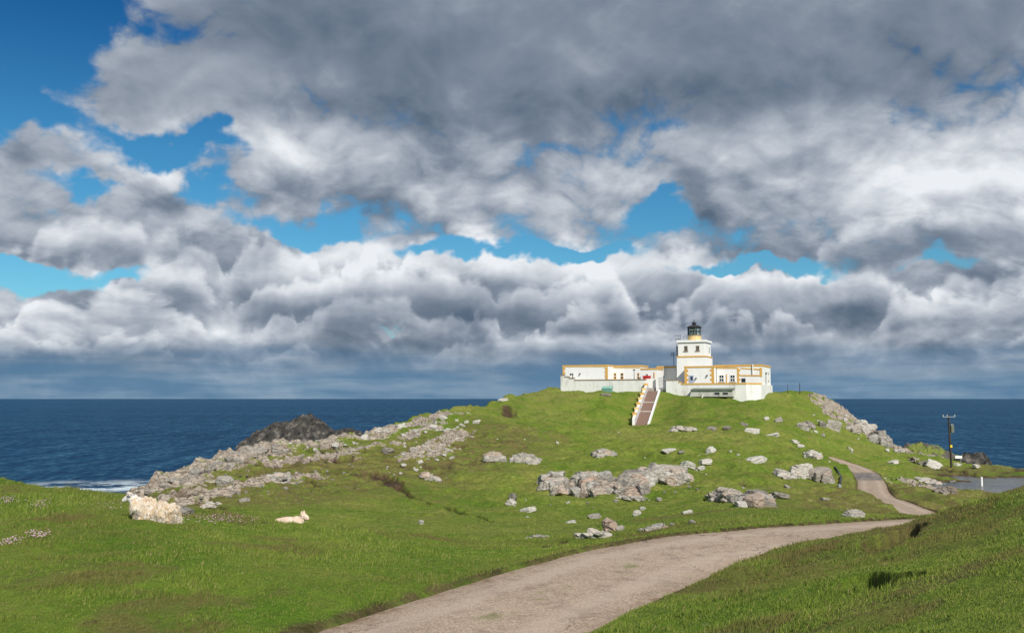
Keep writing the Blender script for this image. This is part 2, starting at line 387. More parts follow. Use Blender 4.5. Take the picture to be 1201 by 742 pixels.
def H(x, y, full=True):
    x = np.atleast_1d(np.asarray(x, float)); y = np.atleast_1d(np.asarray(y, float))
    z, th, r = Hbase(x, y)
    k = sstep(r, 3, 12); kf = sstep(r, 35, 90)
    z = z + (fbm2(x * 0.22 + 3, y * 0.22, 3) - 0.5) * (0.26 + 0.95 * kf) * k
    z = z + (np.abs(fbm2(x * 0.13 + 31, y * 0.16 + 5, 3) - 0.5) * 2 - .25) * 0.9 * kf
    z = z + (fbm2(x * 0.9, y * 0.9 + 7, 3) - 0.5) * (0.15 + 0.36 * kf) * k
    z = z + (fbm2(x * 3.3, y * 3.3, 3) - 0.5) * (0.07 + 0.06 * kf) * k
    rc = np.interp(th, RC_T, RC_R)
    rock, bare_shade = masks(x, y)
    rc = rc + (fbm2(th * 30 + 5, th * 0 + r * 0.02, 3) - 0.5) * 5.0 * kf
    d = np.maximum(r - rc, 0)
    drop = 1.35 * (np.sqrt(d * d + 9) - 3)
    rk = np.maximum(rock, sstep(d, 0.5, 5))
    st = strata(x, y)
    z = z + rk * st * np.where(r > 30, 0.75, 0.3)
    z = z - bare_shade * 0.50 * sstep(r, 25, 40)
    for na, nb_, rad, dep in NOTCH:
        z = z - dep * sstep(capdist(x, y, na, nb_) / rad + (fbm2(x * 3.1, y * 3.1, 3) - .5) * 0.9, 1.15, 0.75)
    z = z - drop + sstep(d, 4, 20) * (fbm2(x * 0.12, y * 0.12, 4) - .5) * 7
    z = np.maximum(z, -33.0)
    # cutting for the flight of steps
    ux, uy = x - ST0[0], y - ST0[1]; al = ux * STD[0] + uy * STD[1]; la = ux * STD[1] - uy * STD[0]
    near = (al > -14) & (al < STL + 3) & (np.abs(la) < 9)
    line = ST0[2] + (ST1[2] - ST0[2]) * np.clip(al / STL, 0, 1) - 0.12 - 0.10 * np.clip(-al, 0, 14)
    wl = sstep(np.abs(la), 7.5, 1.7) * sstep(al, -14, -2) * near
    z = z * (1 - wl) + np.minimum(z, line) * wl
    wl2 = sstep(np.abs(la), 5.0, 2.0) * sstep(al, -3, 2) * near
    z = z * (1 - wl2) + line * wl2
    if full and ROAD is not None:
        dist, hz, hw = road_dist(x, y)
        t = sstep(dist - hw, 0.55, -0.05)          # verge eases to the road
        c = sstep(dist - hw, 0.06, -0.16)
        z = z * (1 - t) + (hz + 0.05) * t
        z = z - c * 0.16
    return z
def hit(px, py, r0=5.0, r1=235.0, full=False):
    a, b = ray(px, py)
    Y = np.exp(np.linspace(math.log(r0), math.log(r1), 240))
    g = H(a * Y, Y, full)
    below = g >= b * Y
    i = int(np.argmax(below))
    if not below[i]: return None
    i = max(i, 1)
    Y = np.linspace(Y[i - 1], Y[i], 8); g = H(a * Y, Y, full); i = max(int(np.argmax(g >= b * Y)), 1)
    f0 = b * Y[i-1] - g[i-1]; f1 = b * Y[i] - g[i]
    t = f0 / (f0 - f1 + 1e-9); y = Y[i-1] + t * (Y[i] - Y[i-1])
    return np.array([a * y, y, b * y])

# ---------------------------------------------------------------- road: both edges traced on the ground
def resample(pts, n):
    pts = np.array(pts, float); d = np.r_[0, np.cumsum(np.hypot(*np.diff(pts, axis=0).T))]
    t = np.linspace(0, d[-1], n); p = np.c_[np.interp(t, d, pts[:, 0]), np.interp(t, d, pts[:, 1])]
    for _ in range(10):
        p[1:-1] = (p[:-2] + 2 * p[1:-1] + p[2:]) / 4
    return p
LEFT = [(-15, -4), (-9.5, 2), (-5.8, 8), (-2.9, 12.7), (-1.0, 16.0), (0.6, 18.4), (1.65, 19.9), (3.85, 22.0), (6.4, 23.3), (8.9, 24.5), (10.4, 25.3), (14.6, 29.5), (19.2, 36.5), (23, 46), (25.6, 57)]
FARL = [(1054,66),(1026,73),(1007,80),(1000,88),(1000.6,98),(996,106),(984,113),(960,121)]
le = LEFT + [np.array(gp(a, Y)) for a, Y in FARL]
le = resample(le + [le[-1] + np.array((-3, 1.5))], 460)
tg = np.gradient(le, axis=0); tg /= np.hypot(*tg.T)[:, None]
half = np.interp(np.hypot(*le.T), [0, 30, 60, 130], [1.74, 1.66, 1.42, 1.37])
mid = resample(le + np.c_[tg[:, 1], -tg[:, 0]] * half[:, None], 460)
zz, _, _ = Hbase(mid[:, 0], mid[:, 1])
kz = np.ones(13) / 13
zz = np.convolve(np.pad(zz, 6, mode='edge'), kz, mode='valid') - 0.03
wr = sstep(mid[:, 1], 7, 10) * sstep(mid[:, 1], 31, 26)
zz = zz * (1 - wr) + wr * np.interp(mid[:, 1], [9, 13, 20, 23, 25.5, 29], [-3.1, -3.12, -3.08, -3.12, -3.25, -3.7])
ROAD = (mid, zz, half)
def road_dist(x, y):
    m, z, h = ROAD
    dist = np.full(x.shape, 99.0); hz = np.zeros(x.shape); hw = np.full(x.shape, 1.5)
    r = np.hypot(x, y); sel = np.where((r < 140) & (y > -12))[0]
    for i in range(0, len(sel), 20000):
        s = sel[i:i + 20000]
        d2 = (x[s][:, None] - m[:, 0]) ** 2 + (y[s][:, None] - m[:, 1]) ** 2
        # average heights of the closest samples for a smooth cross-fall
        j = np.argmin(d2, axis=1)
        dist[s] = np.sqrt(d2[np.arange(len(s)), j]); hz[s] = z[j]; hw[s] = h[j]
    return dist, hz, hw

for a, b_, rad, dep in (((1036, 636), (1057, 624), .32, .95), ((1006, 682), (1054, 677), .25, 1.0), ((1070, 634), (1083, 630), .10, .16), ((1036, 655), (1042, 654), .07, .14)):
    NOTCH.append((hit(*a)[:2], hit(*b_)[:2], rad, dep))
SC = [(422,556,440,561,.6),(440,561,458,568,.7),(458,568,472,576,.6),(472,576,486,584,.35),(343,542,372,540,.9),(372,540,388,538,.6),(375,536,412,537,.5),(300,549,332,551,.5),(368,521,415,523,.7),(500,545,523,547,.8),
      (520,522,545,522,.5),(455,546,482,550,.5),(360,563,376,570,.4),(592,476,597,487,.9),(236,592,262,596,.4),(345,556,372,560,.4),(486,584,530,598,.16),(530,598,578,612,.14),(868,570,897,569,.7),(640,640,662,634,.15),(1060,535,1100,550,.45),(1100,550,1140,556,.5)]  # strip above the road outcrops: bank's shadow, painted and carved like earth
BARE_SHADE.extend((hit(a, b_)[:2], hit(c, d)[:2], r__) for a, b_, c, d, r__ in SC)
# ground mesh: rings round the viewer, finer where the view needs it
def rings():
    r = [0.6]
    while r[-1] < 330:
        q = r[-1]
        s = 0.05 if q < 4 else 0.012 if q < 11 else 0.0085 if q < 50 else 0.0045 if q < 135 else 0.006 if q < 215 else 0.02
        r.append(q * (1 + s))
    return np.array(r)
RR = rings()
tin = np.radians(np.arange(-34, 34.001, 0.085))
tl = np.radians(np.concatenate([np.arange(-180, -60, 3.0), np.arange(-60, -34, 0.5)]))
TT = np.concatenate([tl, tin, -tl[::-1]])
nr, nt = len(RR), len(TT)
gx = (RR[:, None] * np.sin(TT)[None]).ravel(); gy = (RR[:, None] * np.cos(TT)[None]).ravel()
gz = H(gx, gy)
idx = np.arange(nr * nt).reshape(nr, nt)
q = np.stack([idx[:-1, :-1], idx[:-1, 1:], idx[1:, 1:], idx[1:, :-1]], -1).reshape(-1, 4)[:, ::-1]
verts = np.c_[gx, gy, gz]
gm = np_mesh("ground", verts, q, True)
rockm, bare_shade_m = masks(gx, gy)
rr_ = np.hypot(gx, gy); thg = np.arctan2(gx, gy)
cliff = sstep(rr_ - np.interp(thg, RC_T, RC_R), -0.5, 3.0)
thw = np.arctan2(gx, gy)
cliff = np.where((thw < math.atan((120 - CX) / F)), sstep(rr_ - np.interp(thg, RC_T, RC_R), 2, 8), cliff)
rdist, _, rhw = road_dist(gx, gy)
edge = sstep(np.abs(rdist - rhw - 0.02) + (fbm2(gx * 2.1, gy * 2.1, 3) - .5) * 0.35, 0.20, 0.02)
under = (rdist < rhw - 0.1).astype(float)
pondd = np.where((gy > 90) & (gy < 140) & (gx > 40), sstep(gz, POND_Z + 0.35, POND_Z + 0.05), 0)
soil_shade = np.clip(bare_shade_m + edge * 0.85 + under + pondd, 0, 1)
# drier, browner turf on the stony slopes
dry = np.zeros(gx.shape)
for p0, y0, p1, y1, rad in ((250,62,480,90,12),(400,80,560,110,10),(900,46,1040,46,3.5),(780,42,900,44,2.0),(1100,16,1201,15,6),(1100,130,1160,136,5),(560,100,600,125,8),(1030,56,1100,90,9)):
    dry = np.maximum(dry, sstep(capdist(gx, gy, gp(p0, y0), gp(p1, y1)) / rad + (fbm2(gx * .3, gy * .3, 3) - .5) * .8, 1.2, 0.5))
dry = np.maximum(dry, .9 * sstep(fbm2(gx * .42 + 50, gy * .42, 4, .6), .60, .70) * sstep(rr_, 40, 34))
rockf = np.maximum(rockm, cliff)[q[:, 0]] > 0.45
gm.polygons.foreach_set("use_smooth", ~rockf)
add_attr(gm, "mask", np.c_[np.maximum(rockm, cliff), soil_shade, dry, np.ones(len(gx))])
# ---------------------------------------------------------------- ground materials
def rock_color(t, p, s=1.0):
    n1 = t.noise(p, 0.9 * s, 6, 0.62); n2 = t.noise(p, 5.0 * s, 7, 0.68); n3 = t.noise(p, 2.2 * s, 4, 0.6)
    c = t.ramp(n1, [(0.30, (0.15, 0.12, 0.095)), (0.45, (0.27, 0.24, 0.20)), (0.58, (0.33, 0.295, 0.25)), (0.72, (0.36, 0.255, 0.19))])
    c = t.mix(t.step(n2, 0.40, 0.66), t.mix(0.5, c, (0.17, 0.155, 0.14, 1)), t.mix(0.30, c, (0.52, 0.50, 0.45, 1)))
    c = t.mix(t.step(n3, 0.60, 0.68, 0, 0.6), c, (0.14, 0.13, 0.115, 1))          # black lichen
    c = t.mix(t.step(t.noise(p, 3.1 * s, 3, 0.6), 0.70, 0.78, 0, .5), c, (0.42, 0.36, 0.12, 1))     # yellow lichen
    return c, n2
def rock_bump(t, p, n2, s=1.0):
    crack = t.voro(t.vec('ADD', t.vec('MULTIPLY', p, (0.7, 0.7, 2.0)), t.vec('SCALE', t.noise(p, 1.5 * s, 3, .5, out='Color'), scale=0.6 / s)), 1.7 * s, 'DISTANCE_TO_EDGE')
    cr = t.step(crack, 0.0, 0.05)
    h = t.math('ADD', t.math('MULTIPLY', n2, 0.6), t.math('MULTIPLY', cr, 0.5))
    return t.bump(h, 0.9, 0.12 / s), cr

def grass_color(t, p, dry=None):
    big = t.noise(p, 0.045, 5, 0.6); mid_ = t.noise(p, 0.33, 6, 0.62); fine = t.noise(p, 2.6, 6, 0.72); vf = t.noise(p, 11.0, 4, 0.75)
    c = t.ramp(big, [(0.34, (0.145, 0.220, 0.022)), (0.5, (0.210, 0.272, 0.038)), (0.64, (0.300, 0.300, 0.072))])
    c = t.mix(t.step(mid_, 0.45, 0.66, 0, 0.8), c, (0.285, 0.270, 0.065, 1))
    c = t.mix(t.step(mid_, 0.47, 0.30, 0, 0.75), c, (0.090, 0.185, 0.012, 1))
    c = t.mix(t.step(fine, 0.34, 0.70, 0, 1.0), t.mix(0.62, c, (0.060, 0.095, 0.012, 1)), c)
    c = t.mix(t.step(fine, 0.60, 0.76, 0, 0.50), c, (0.32, 0.29, 0.10, 1))
    c = t.mix(t.step(vf, 0.36, 0.52, 0.55, 0.0), c, (0.045, 0.070, 0.012, 1))
    sp = t.noise(p, 0.95, 5, 0.72)
    c = t.mix(t.step(sp, 0.40, 0.33, 0, 0.60), c, (0.050, 0.085, 0.014, 1))
    c = t.mix(t.step(t.noise(p, 1.9, 5, .75), 0.64, 0.70, 0, .55), c, (0.36, 0.33, 0.16, 1))
    near_ = t.step(t.vec('LENGTH', p), 55, 25)
    c = t.mix(t.math('MULTIPLY', near_, 0.55), c, t.mix(t.step(mid_, .3, .7), (0.070, 0.150, 0.010, 1), (0.135, 0.215, 0.020, 1)))
    if dry is not None:
        dn = t.noise(p, 0.8, 6, 0.7)
        c = t.mix(t.math('MULTIPLY', dry, t.step(dn, 0.36, 0.62)), c, (0.150, 0.125, 0.045, 1))
        c = t.mix(t.math('MULTIPLY', dry, t.step(t.noise(p, 1.7, 5, 0.7), 0.56, 0.66, 0, .8)), c, (0.075, 0.060, 0.028, 1))
    return c, fine, vf

m_ground, t, b = material("turf_and_rock")
p = wpos(t)
mk = t.attr("mask"); mr, mg_, mb = t.n.new('ShaderNodeSeparateColor').outputs[:3]
t.l.new(mk, mr.node.inputs[0])
gc, fine, vf = grass_color(t, p, mb)
rc_, rn2 = rock_color(t, p, 0.8)
# grass keeps to hollows between the ledges
patch = t.noise(p, 0.55, 7, 0.68)
rc_ = t.mix(0.32, rc_, (0.40, 0.295, 0.205, 1))
rb, rcr = rock_bump(t, p, rn2, 0.9)
rc_ = t.mix(t.step(rcr, 0.0, 0.6, 0.75, 0.0), rc_, (0.045, 0.036, 0.028, 1))
rc_ = t.mix(t.step(t.noise(p, 2.6, 5, .7), .52, .64, 0, .45), rc_, (0.56, 0.51, 0.44, 1))
rf = t.math('MULTIPLY', t.step(mr, 0.25, 0.75), t.step(t.math('ADD', patch, t.math('MULTIPLY', t.math('SUBTRACT', mr, 0.8), 0.4)), 0.47, 0.53))
soil_shade_c = t.mix(t.step(t.noise(p, 2.0, 5, .7), .35, .65), (0.040, 0.026, 0.015, 1), (0.115, 0.075, 0.045, 1))
# loose stone peppering the turf near the ledges
peb = t.math('MULTIPLY', t.step(t.voro(p, 2.3), 0.16, 0.10), t.step(t.math('ADD', t.math('MULTIPLY', mr, 0.9), t.math('MULTIPLY', t.math('MULTIPLY', mb, t.step(t.sep(p)[1], 38, 46)), 0.55)), 0.15, 0.6))
col = t.mix(peb, gc, rc_)
col = t.mix(rf, col, rc_)
col = t.mix(mg_, col, soil_shade_c)
t.l.new(col, b.inputs['Base Color']); b.inputs['Roughness'].default_value = 0.95; b.inputs['Specular IOR Level'].default_value = 0.12
hb = t.math('ADD', t.math('MULTIPLY', fine, 0.6), t.math('MULTIPLY', vf, 0.35))
gb = t.bump(hb, 0.9, 0.22)
nm = t.n.new('ShaderNodeMix'); nm.data_type = 'VECTOR'; t.set(nm.inputs[0], rf); t.set(nm.inputs[4], gb); t.set(nm.inputs[5], rb)
t.l.new(nm.outputs[1], b.inputs['Normal'])
ground = link("ground", gm, m_ground); tag(ground, kind="structure")

m_rock, t, b = material("weathered_gneiss")
p = coord(t); 
inf = t.n.new('ShaderNodeObjectInfo').outputs['Random']
p2 = t.vec('ADD', p, t.comb(t.math('MULTIPLY', inf, 57.0), 0, 0))
c, n2 = rock_color(t, p2, 1.0); nb, cr = rock_bump(t, p2, n2, 1.0)
ta_ = t.attr("tint"); ts = t.n.new('ShaderNodeSeparateColor'); t.l.new(ta_, ts.inputs[0])
c = t.mix(t.math('MULTIPLY', ts.outputs[0], 0.55), c, (0.46, 0.27, 0.17, 1))
c = t.mix(t.math('MULTIPLY', ts.outputs[1], 0.60), c, (0.085, 0.072, 0.060, 1))
c = t.mix(t.math('MULTIPLY', ts.outputs[2], 0.45), c, (0.58, 0.56, 0.52, 1))
c = t.mix(t.step(cr, 0.0, 0.5, 0.55, 0.0), c, (0.045, 0.038, 0.030, 1))
oi = t.n.new('ShaderNodeObjectInfo')
c = t.mix(t.math('SUBTRACT', 1.0, oi.outputs['Alpha']), c, oi.outputs['Color'])
c = t.mix(t.step(n2, .42, .30, 0, .5), c, (0.12, 0.105, 0.09, 1))
t.l.new(t.mix(t.step(inf, 0.0, 1.0, 0.0, 0.40, smooth=False), c, (0.56, 0.52, 0.45, 1)), b.inputs['Base Color'])
t.l.new(nb, b.inputs['Normal']); b.inputs['Roughness'].default_value = 0.9; b.inputs['Specular IOR Level'].default_value = 0.2
m_dark, t, b = material("dark_sea_rock")
p = wpos(t); n1 = t.noise(p, 0.5, 8, 0.7); n2 = t.noise(p, 0.12, 4, 0.6)
c = t.ramp(n1, [(0.36, (0.010, 0.009, 0.008)), (0.52, (0.060, 0.055, 0.047)), (0.66, (0.24, 0.21, 0.17))])
up = t.sep(t.n.new('ShaderNodeNewGeometry').outputs['Normal'])[2]
c = t.mix(t.math('MULTIPLY', t.step(up, 0.75, 0.95), t.step(n2, 0.55, 0.7, 0, .6)), c, (0.075, 0.085, 0.025, 1))
t.l.new(c, b.inputs['Base Color']); t.l.new(t.bump(n1, 1.0, 1.2), b.inputs['Normal']); b.inputs['Roughness'].default_value = 0.8

# road
m_road, t, b = material("chipped_tarmac")
p = wpos(t)
n1 = t.noise(p, 0.35, 5, 0.6); n2 = t.noise(p, 38.0, 3, 0.7); n3 = t.noise(p, 3.0, 6, 0.65); vz = t.voro(p, 42.0, out='Color')
c = t.ramp(n1, [(0.3, (0.400, 0.295, 0.205)), (0.55, (0.470, 0.352, 0.248)), (0.75, (0.510, 0.390, 0.285))])
c = t.mix(t.step(t.sep(vz)[0], 0.1, 0.9, smooth=False), t.mix(0.45, c, (0.09, 0.07, 0.06, 1)), t.mix(0.30, c, (0.52, 0.45, 0.38, 1)))
c = t.mix(t.step(n3, 0.36, 0.50, 0.40, 0.0), c, (0.16, 0.115, 0.090, 1))
rdv = t.n.new('ShaderNodeSeparateColor'); t.l.new(t.attr('lane'), rdv.inputs[0]); ln = rdv.outputs[0]
wob = t.math('ADD', ln, t.math('MULTIPLY', t.math('SUBTRACT', t.noise(p, .5, 4, .6), .5), .35))
trk = t.math('ABSOLUTE', t.math('SUBTRACT', t.math('ABSOLUTE', wob), 0.50))
c = t.mix(t.step(trk, 0.22, 0.05, 0, 0.40), c, (0.50, 0.40, 0.32, 1))                 # worn paler wheel tracks
c = t.mix(t.math('MULTIPLY', t.step(t.math('ABSOLUTE', wob), 0.72, 0.98), t.step(n3, .40, .62)), c, (0.20, 0.135, 0.085, 1))   # earth along the edges
c = t.mix(t.math('MULTIPLY', t.step(t.math('ABSOLUTE', wob), 0.14, 0.02), t.step(t.noise(p, 1.2, 5, .7), .54, .62, 0, .6)), c, (0.15, 0.17, 0.05, 1))
ck = t.voro(t.vec('ADD', p, t.vec('SCALE', t.noise(p, 1.2, 4, .6, out='Color'), scale=1.2)), 0.55, 'DISTANCE_TO_EDGE')
c = t.mix(t.math('MULTIPLY', t.step(ck, 0.007, 0.002), t.step(t.noise(p, .3, 2, .5), .45, .6)), c, (0.07, 0.05, 0.04, 1))
y_ = t.sep(p)[1]
wet = t.math('MULTIPLY', t.math('MULTIPLY', t.step(y_, 98, 101), t.step(y_, 108, 105)), t.step(n3, 0.42, 0.50))
c = t.mix(wet, c, (0.09, 0.085, 0.08, 1))
t.l.new(c, b.inputs['Base Color'])
t.l.new(t.mixf(wet, 0.92, 0.35), b.inputs['Roughness'])
b.inputs['Specular IOR Level'].default_value = 0.2
t.l.new(t.bump(t.math('ADD', t.voro(p, 42.0), n2), 0.55, 0.012), b.inputs['Normal'])
m, zr, hw = ROAD
k = 17; sgn = np.linspace(-1, 1, k)
tang = np.gradient(m, axis=0); tang /= np.hypot(*tang.T)[:, None]; nrm = np.c_[-tang[:, 1], tang[:, 0]]
s_ = np.arange(len(m))
el_ = (fbm2(s_ * 0.45, s_ * 0 + 3.3, 3) - .5) * 0.36; er_ = (fbm2(s_ * 0.45, s_ * 0 + 9.3, 3) - .5) * 0.36
off = sgn[None] * hw[:, None]; off[:, -1] += el_; off[:, -2] += el_ * .8; off[:, 0] += er_; off[:, 1] += er_ * .8
rx = m[:, 0][:, None] + nrm[:, 0][:, None] * off; ry = m[:, 1][:, None] + nrm[:, 1][:, None] * off
camber = -0.035 * sgn[None] ** 2 + (fbm2(rx.ravel() * .8, ry.ravel() * .8, 3).reshape(rx.shape) - .5) * 0.03
rz = zr[:, None] + camber + 0.0
iv = np.arange(rx.size).reshape(rx.shape)
fq = np.stack([iv[:-1, :-1], iv[:-1, 1:], iv[1:, 1:], iv[1:, :-1]], -1).reshape(-1, 4)
rmesh = np_mesh("road", np.c_[rx.ravel(), ry.ravel(), rz.ravel()], fq[:, ::1], True)
lv_ = np.tile(sgn, len(m)); add_attr(rmesh, 'lane', np.c_[lv_, lv_, lv_]); road = link('road', rmesh, m_road); tag(road, kind="structure")

# sea
SEA_Z = -27.0
m_sea, t, b = material("sea_water")
p = wpos(t)
ps = t.vec('MULTIPLY', p, (0.55, 1.0, 1.0))
w1 = t.noise(ps, 0.035, 4, 0.55); w2 = t.noise(ps, 0.16, 6, 0.62); w3 = t.noise(ps, 0.9, 4, 0.6)
h = t.math('ADD', t.math('ADD', t.math('MULTIPLY', w1, 5.0), t.math('MULTIPLY', w2, 2.6)), t.math('MULTIPLY', w3, 0.7))
nb = t.bump(h, 1.0, 1.0)
pv = t.noise(t.vec('MULTIPLY', p, (0.25, 1.0, 1.0)), 0.004, 5, 0.6)
fl = t.math('ADD', t.math('MULTIPLY', t.noise(t.vec('MULTIPLY', p, (0.40, 0.11, 1)), 1.0, 5, 0.75), 0.55), t.math('MULTIPLY', t.noise(t.vec('MULTIPLY', p, (0.10, 0.012, 1)), 1.0, 7, 0.80), 0.45))
base = t.ramp(pv, [(0.3, (0.003, 0.034, 0.088)), (0.7, (0.010, 0.060, 0.125))])
base = t.mix(t.step(fl, 0.50, 0.60, 0, 0.9), base, (0.055, 0.150, 0.23, 1))
base = t.mix(t.step(fl, 0.50, 0.41, 0, 0.95), base, (0.002, 0.018, 0.050, 1))
x_, yy_, _z = t.sep(p)
dx = t.vec('LENGTH', t.vec('MULTIPLY', t.vec('SUBTRACT', p, (-128.0, 292.0, SEA_Z)), (1 / 34.0, 1 / 26.0, 0)))
near = t.step(dx, 1.2, 0.3)
fo = t.noise(t.vec('MULTIPLY', p, (0.5, 1.0, 1)), 0.10, 8, 0.72)
foam = t.math('MAXIMUM', t.math('MULTIPLY', near, t.step(fo, 0.46, 0.56)), t.step(t.noise(ps, 0.09, 8, 0.75), 0.735, 0.76, 0, 0.7))
base = t.mix(foam, base, (0.62, 0.70, 0.74, 1))
df = t.n.new('ShaderNodeBsdfDiffuse'); t.l.new(base, df.inputs['Color']); t.l.new(nb, df.inputs['Normal'])
gl = t.n.new('ShaderNodeBsdfGlossy'); gl.inputs['Roughness'].default_value = 0.22; t.l.new(nb, gl.inputs['Normal']); gl.inputs['Color'].default_value = (0.55, 0.75, 0.95, 1)
fr = t.n.new('ShaderNodeFresnel'); fr.inputs['IOR'].default_value = 1.33; t.l.new(nb, fr.inputs['Normal'])
mx = t.n.new('ShaderNodeMixShader'); t.l.new(t.math('MINIMUM', t.math('MULTIPLY', fr.outputs[0], 0.45), 0.16), mx.inputs[0])
t.l.new(df.outputs[0], mx.inputs[1]); t.l.new(gl.outputs[0], mx.inputs[2])
t.l.new(mx.outputs[0], t.n['Material Output'].inputs['Surface']); t.n.remove(b)
bm = bmesh.new()
bmesh.ops.create_circle(bm, cap_ends=True, cap_tris=False, segments=96, radius=60000.0)
me = bpy.data.meshes.new("sea"); bm.to_mesh(me); bm.free()
sea = link("sea", me, m_sea); sea.location = (0, 0, SEA_Z); tag(sea, kind="structure")

# pond
m_pond, t, b = material("pond_water")
p = wpos(t)
n1 = t.noise(t.vec('MULTIPLY', p, (0.6, 1.6, 1)), 1.4, 5, 0.65)
t.l.new(t.ramp(t.noise(p, 0.12, 3, .6), [(0.35, (0.05, 0.058, 0.065)), (0.65, (0.13, 0.125, 0.115))]), b.inputs['Base Color'])
b.inputs['Roughness'].default_value = 0.18; t.l.new(t.bump(n1, 0.8, 0.25), b.inputs['Normal'])
pts = [(52, 92), (48, 100), (47, 108), (50, 117), (55, 126), (64, 131), (78, 132), (92, 128), (100, 115), (96, 100), (80, 93), (64, 90)]
bm = bmesh.new(); f = bm.faces.new([bm.verts.new((x, y, POND_Z)) for x, y in pts]); f.normal_update()
if f.normal.z < 0: f.normal_flip()
me = bpy.data.meshes.new("pond_water"); bm.to_mesh(me); bm.free()
pond = link("pond_water", me, m_pond); tag(pond, kind="structure")
# ---------------------------------------------------------------- rocks
rng = np.random.default_rng(11)
_ico = {}
def ico(sub):
    if sub not in _ico:
        bm = bmesh.new(); bmesh.ops.create_icosphere(bm, subdivisions=sub, radius=1.0)
        v = np.array([x.co[:] for x in bm.verts]); f = np.array([[q.index for q in a.verts] for a in bm.faces]); bm.free()
        _ico[sub] = (v, f)
    return _ico[sub]
def rock_shape(seed, sub=3, boxy=0.5, rough=0.10):
    g = np.random.default_rng(seed)
    v, f = ico(sub)
    q = g.normal(size=(7, 3)); q /= np.linalg.norm(q, axis=1)[:, None]
    ax = np.r_[np.eye(3), -np.eye(3)] + g.normal(size=(6, 3)) * 0.22
    ax /= np.linalg.norm(ax, axis=1)[:, None]
    n = np.r_[ax, q]; d = np.r_[g.uniform(0.62, 0.82, 6), g.uniform(0.80, 1.10, 7)]
    dot = v @ n.T
    r = np.min(np.where(dot > 0.05, d[None] / np.maximum(dot, 0.05), 9.0), axis=1)
    p = v * np.minimum(r, 1.15)[:, None]
    nn = fbm3(v + seed * 1.7, 2.2, 5, 0.55) - 0.5
    p = p * (1 + nn * rough * 2.4)[:, None]
    # bedding ledges
    st = fbm3(np.c_[v[:, 0] * .5, v[:, 1] * .5, v[:, 2] * 5] + seed, 1.6, 3) - .5
    p[:, :2] *= (1 + st * rough * 2.2)[:, None]
    return p, f
_protos = {}
def small_mesh(k, sub=3):
    if (k, sub) not in _protos:
        p, f = rock_shape(900 + k, sub, rough=0.11)
        me = np_mesh("stone", p, f, False); me.materials.append(m_rock); _protos[(k, sub)] = me
    return _protos[(k, sub)]
def stone(px, py, w, h, label, group=None, name="stone", cat="stone", big=False, tilt=0.35, lift=0.30, deep=0.8, mat=None, pt=None):
    g = pt if pt is not None else hit(px, py)
    if g is None: return None
    Y = g[1]; sw = w * Y / F / 2; sh = h * Y / F / 2
    if big:
        p, f = rock_shape(int(px * 7 + py), 4, rough=0.10)
        me = np_mesh(name, p, f, False); me.materials.append(mat or m_rock)
    else: me = small_mesh(int(px * 3 + py * 5) % 14)
    o = link(name, me, None)
    gg = random.Random(int(px * 31 + py * 17))
    o.scale = (sw * 1.2, sw * 1.2 * deep, max(sh * 1.35, sw * 0.35))
    o.rotation_euler = (gg.uniform(-tilt, tilt) * .6, gg.uniform(-tilt, tilt), gg.uniform(-0.6, 0.6) + (math.pi if gg.random() < .5 else 0))
    o.location = (g[0], g[1], g[2] + sh * lift * 1.4)
    wds = (label or '').split(' ')
    if any(w_ in wds[:4] for w_ in ('white', 'pale', 'whitish', 'cream')): o.color = (0.68, 0.65, 0.58, 0.30)
    elif 'dark' in wds[:4] or 'brown' in wds[:2]: o.color = (0.10, 0.085, 0.07, 0.45)
    return tag(o, label, cat, group)

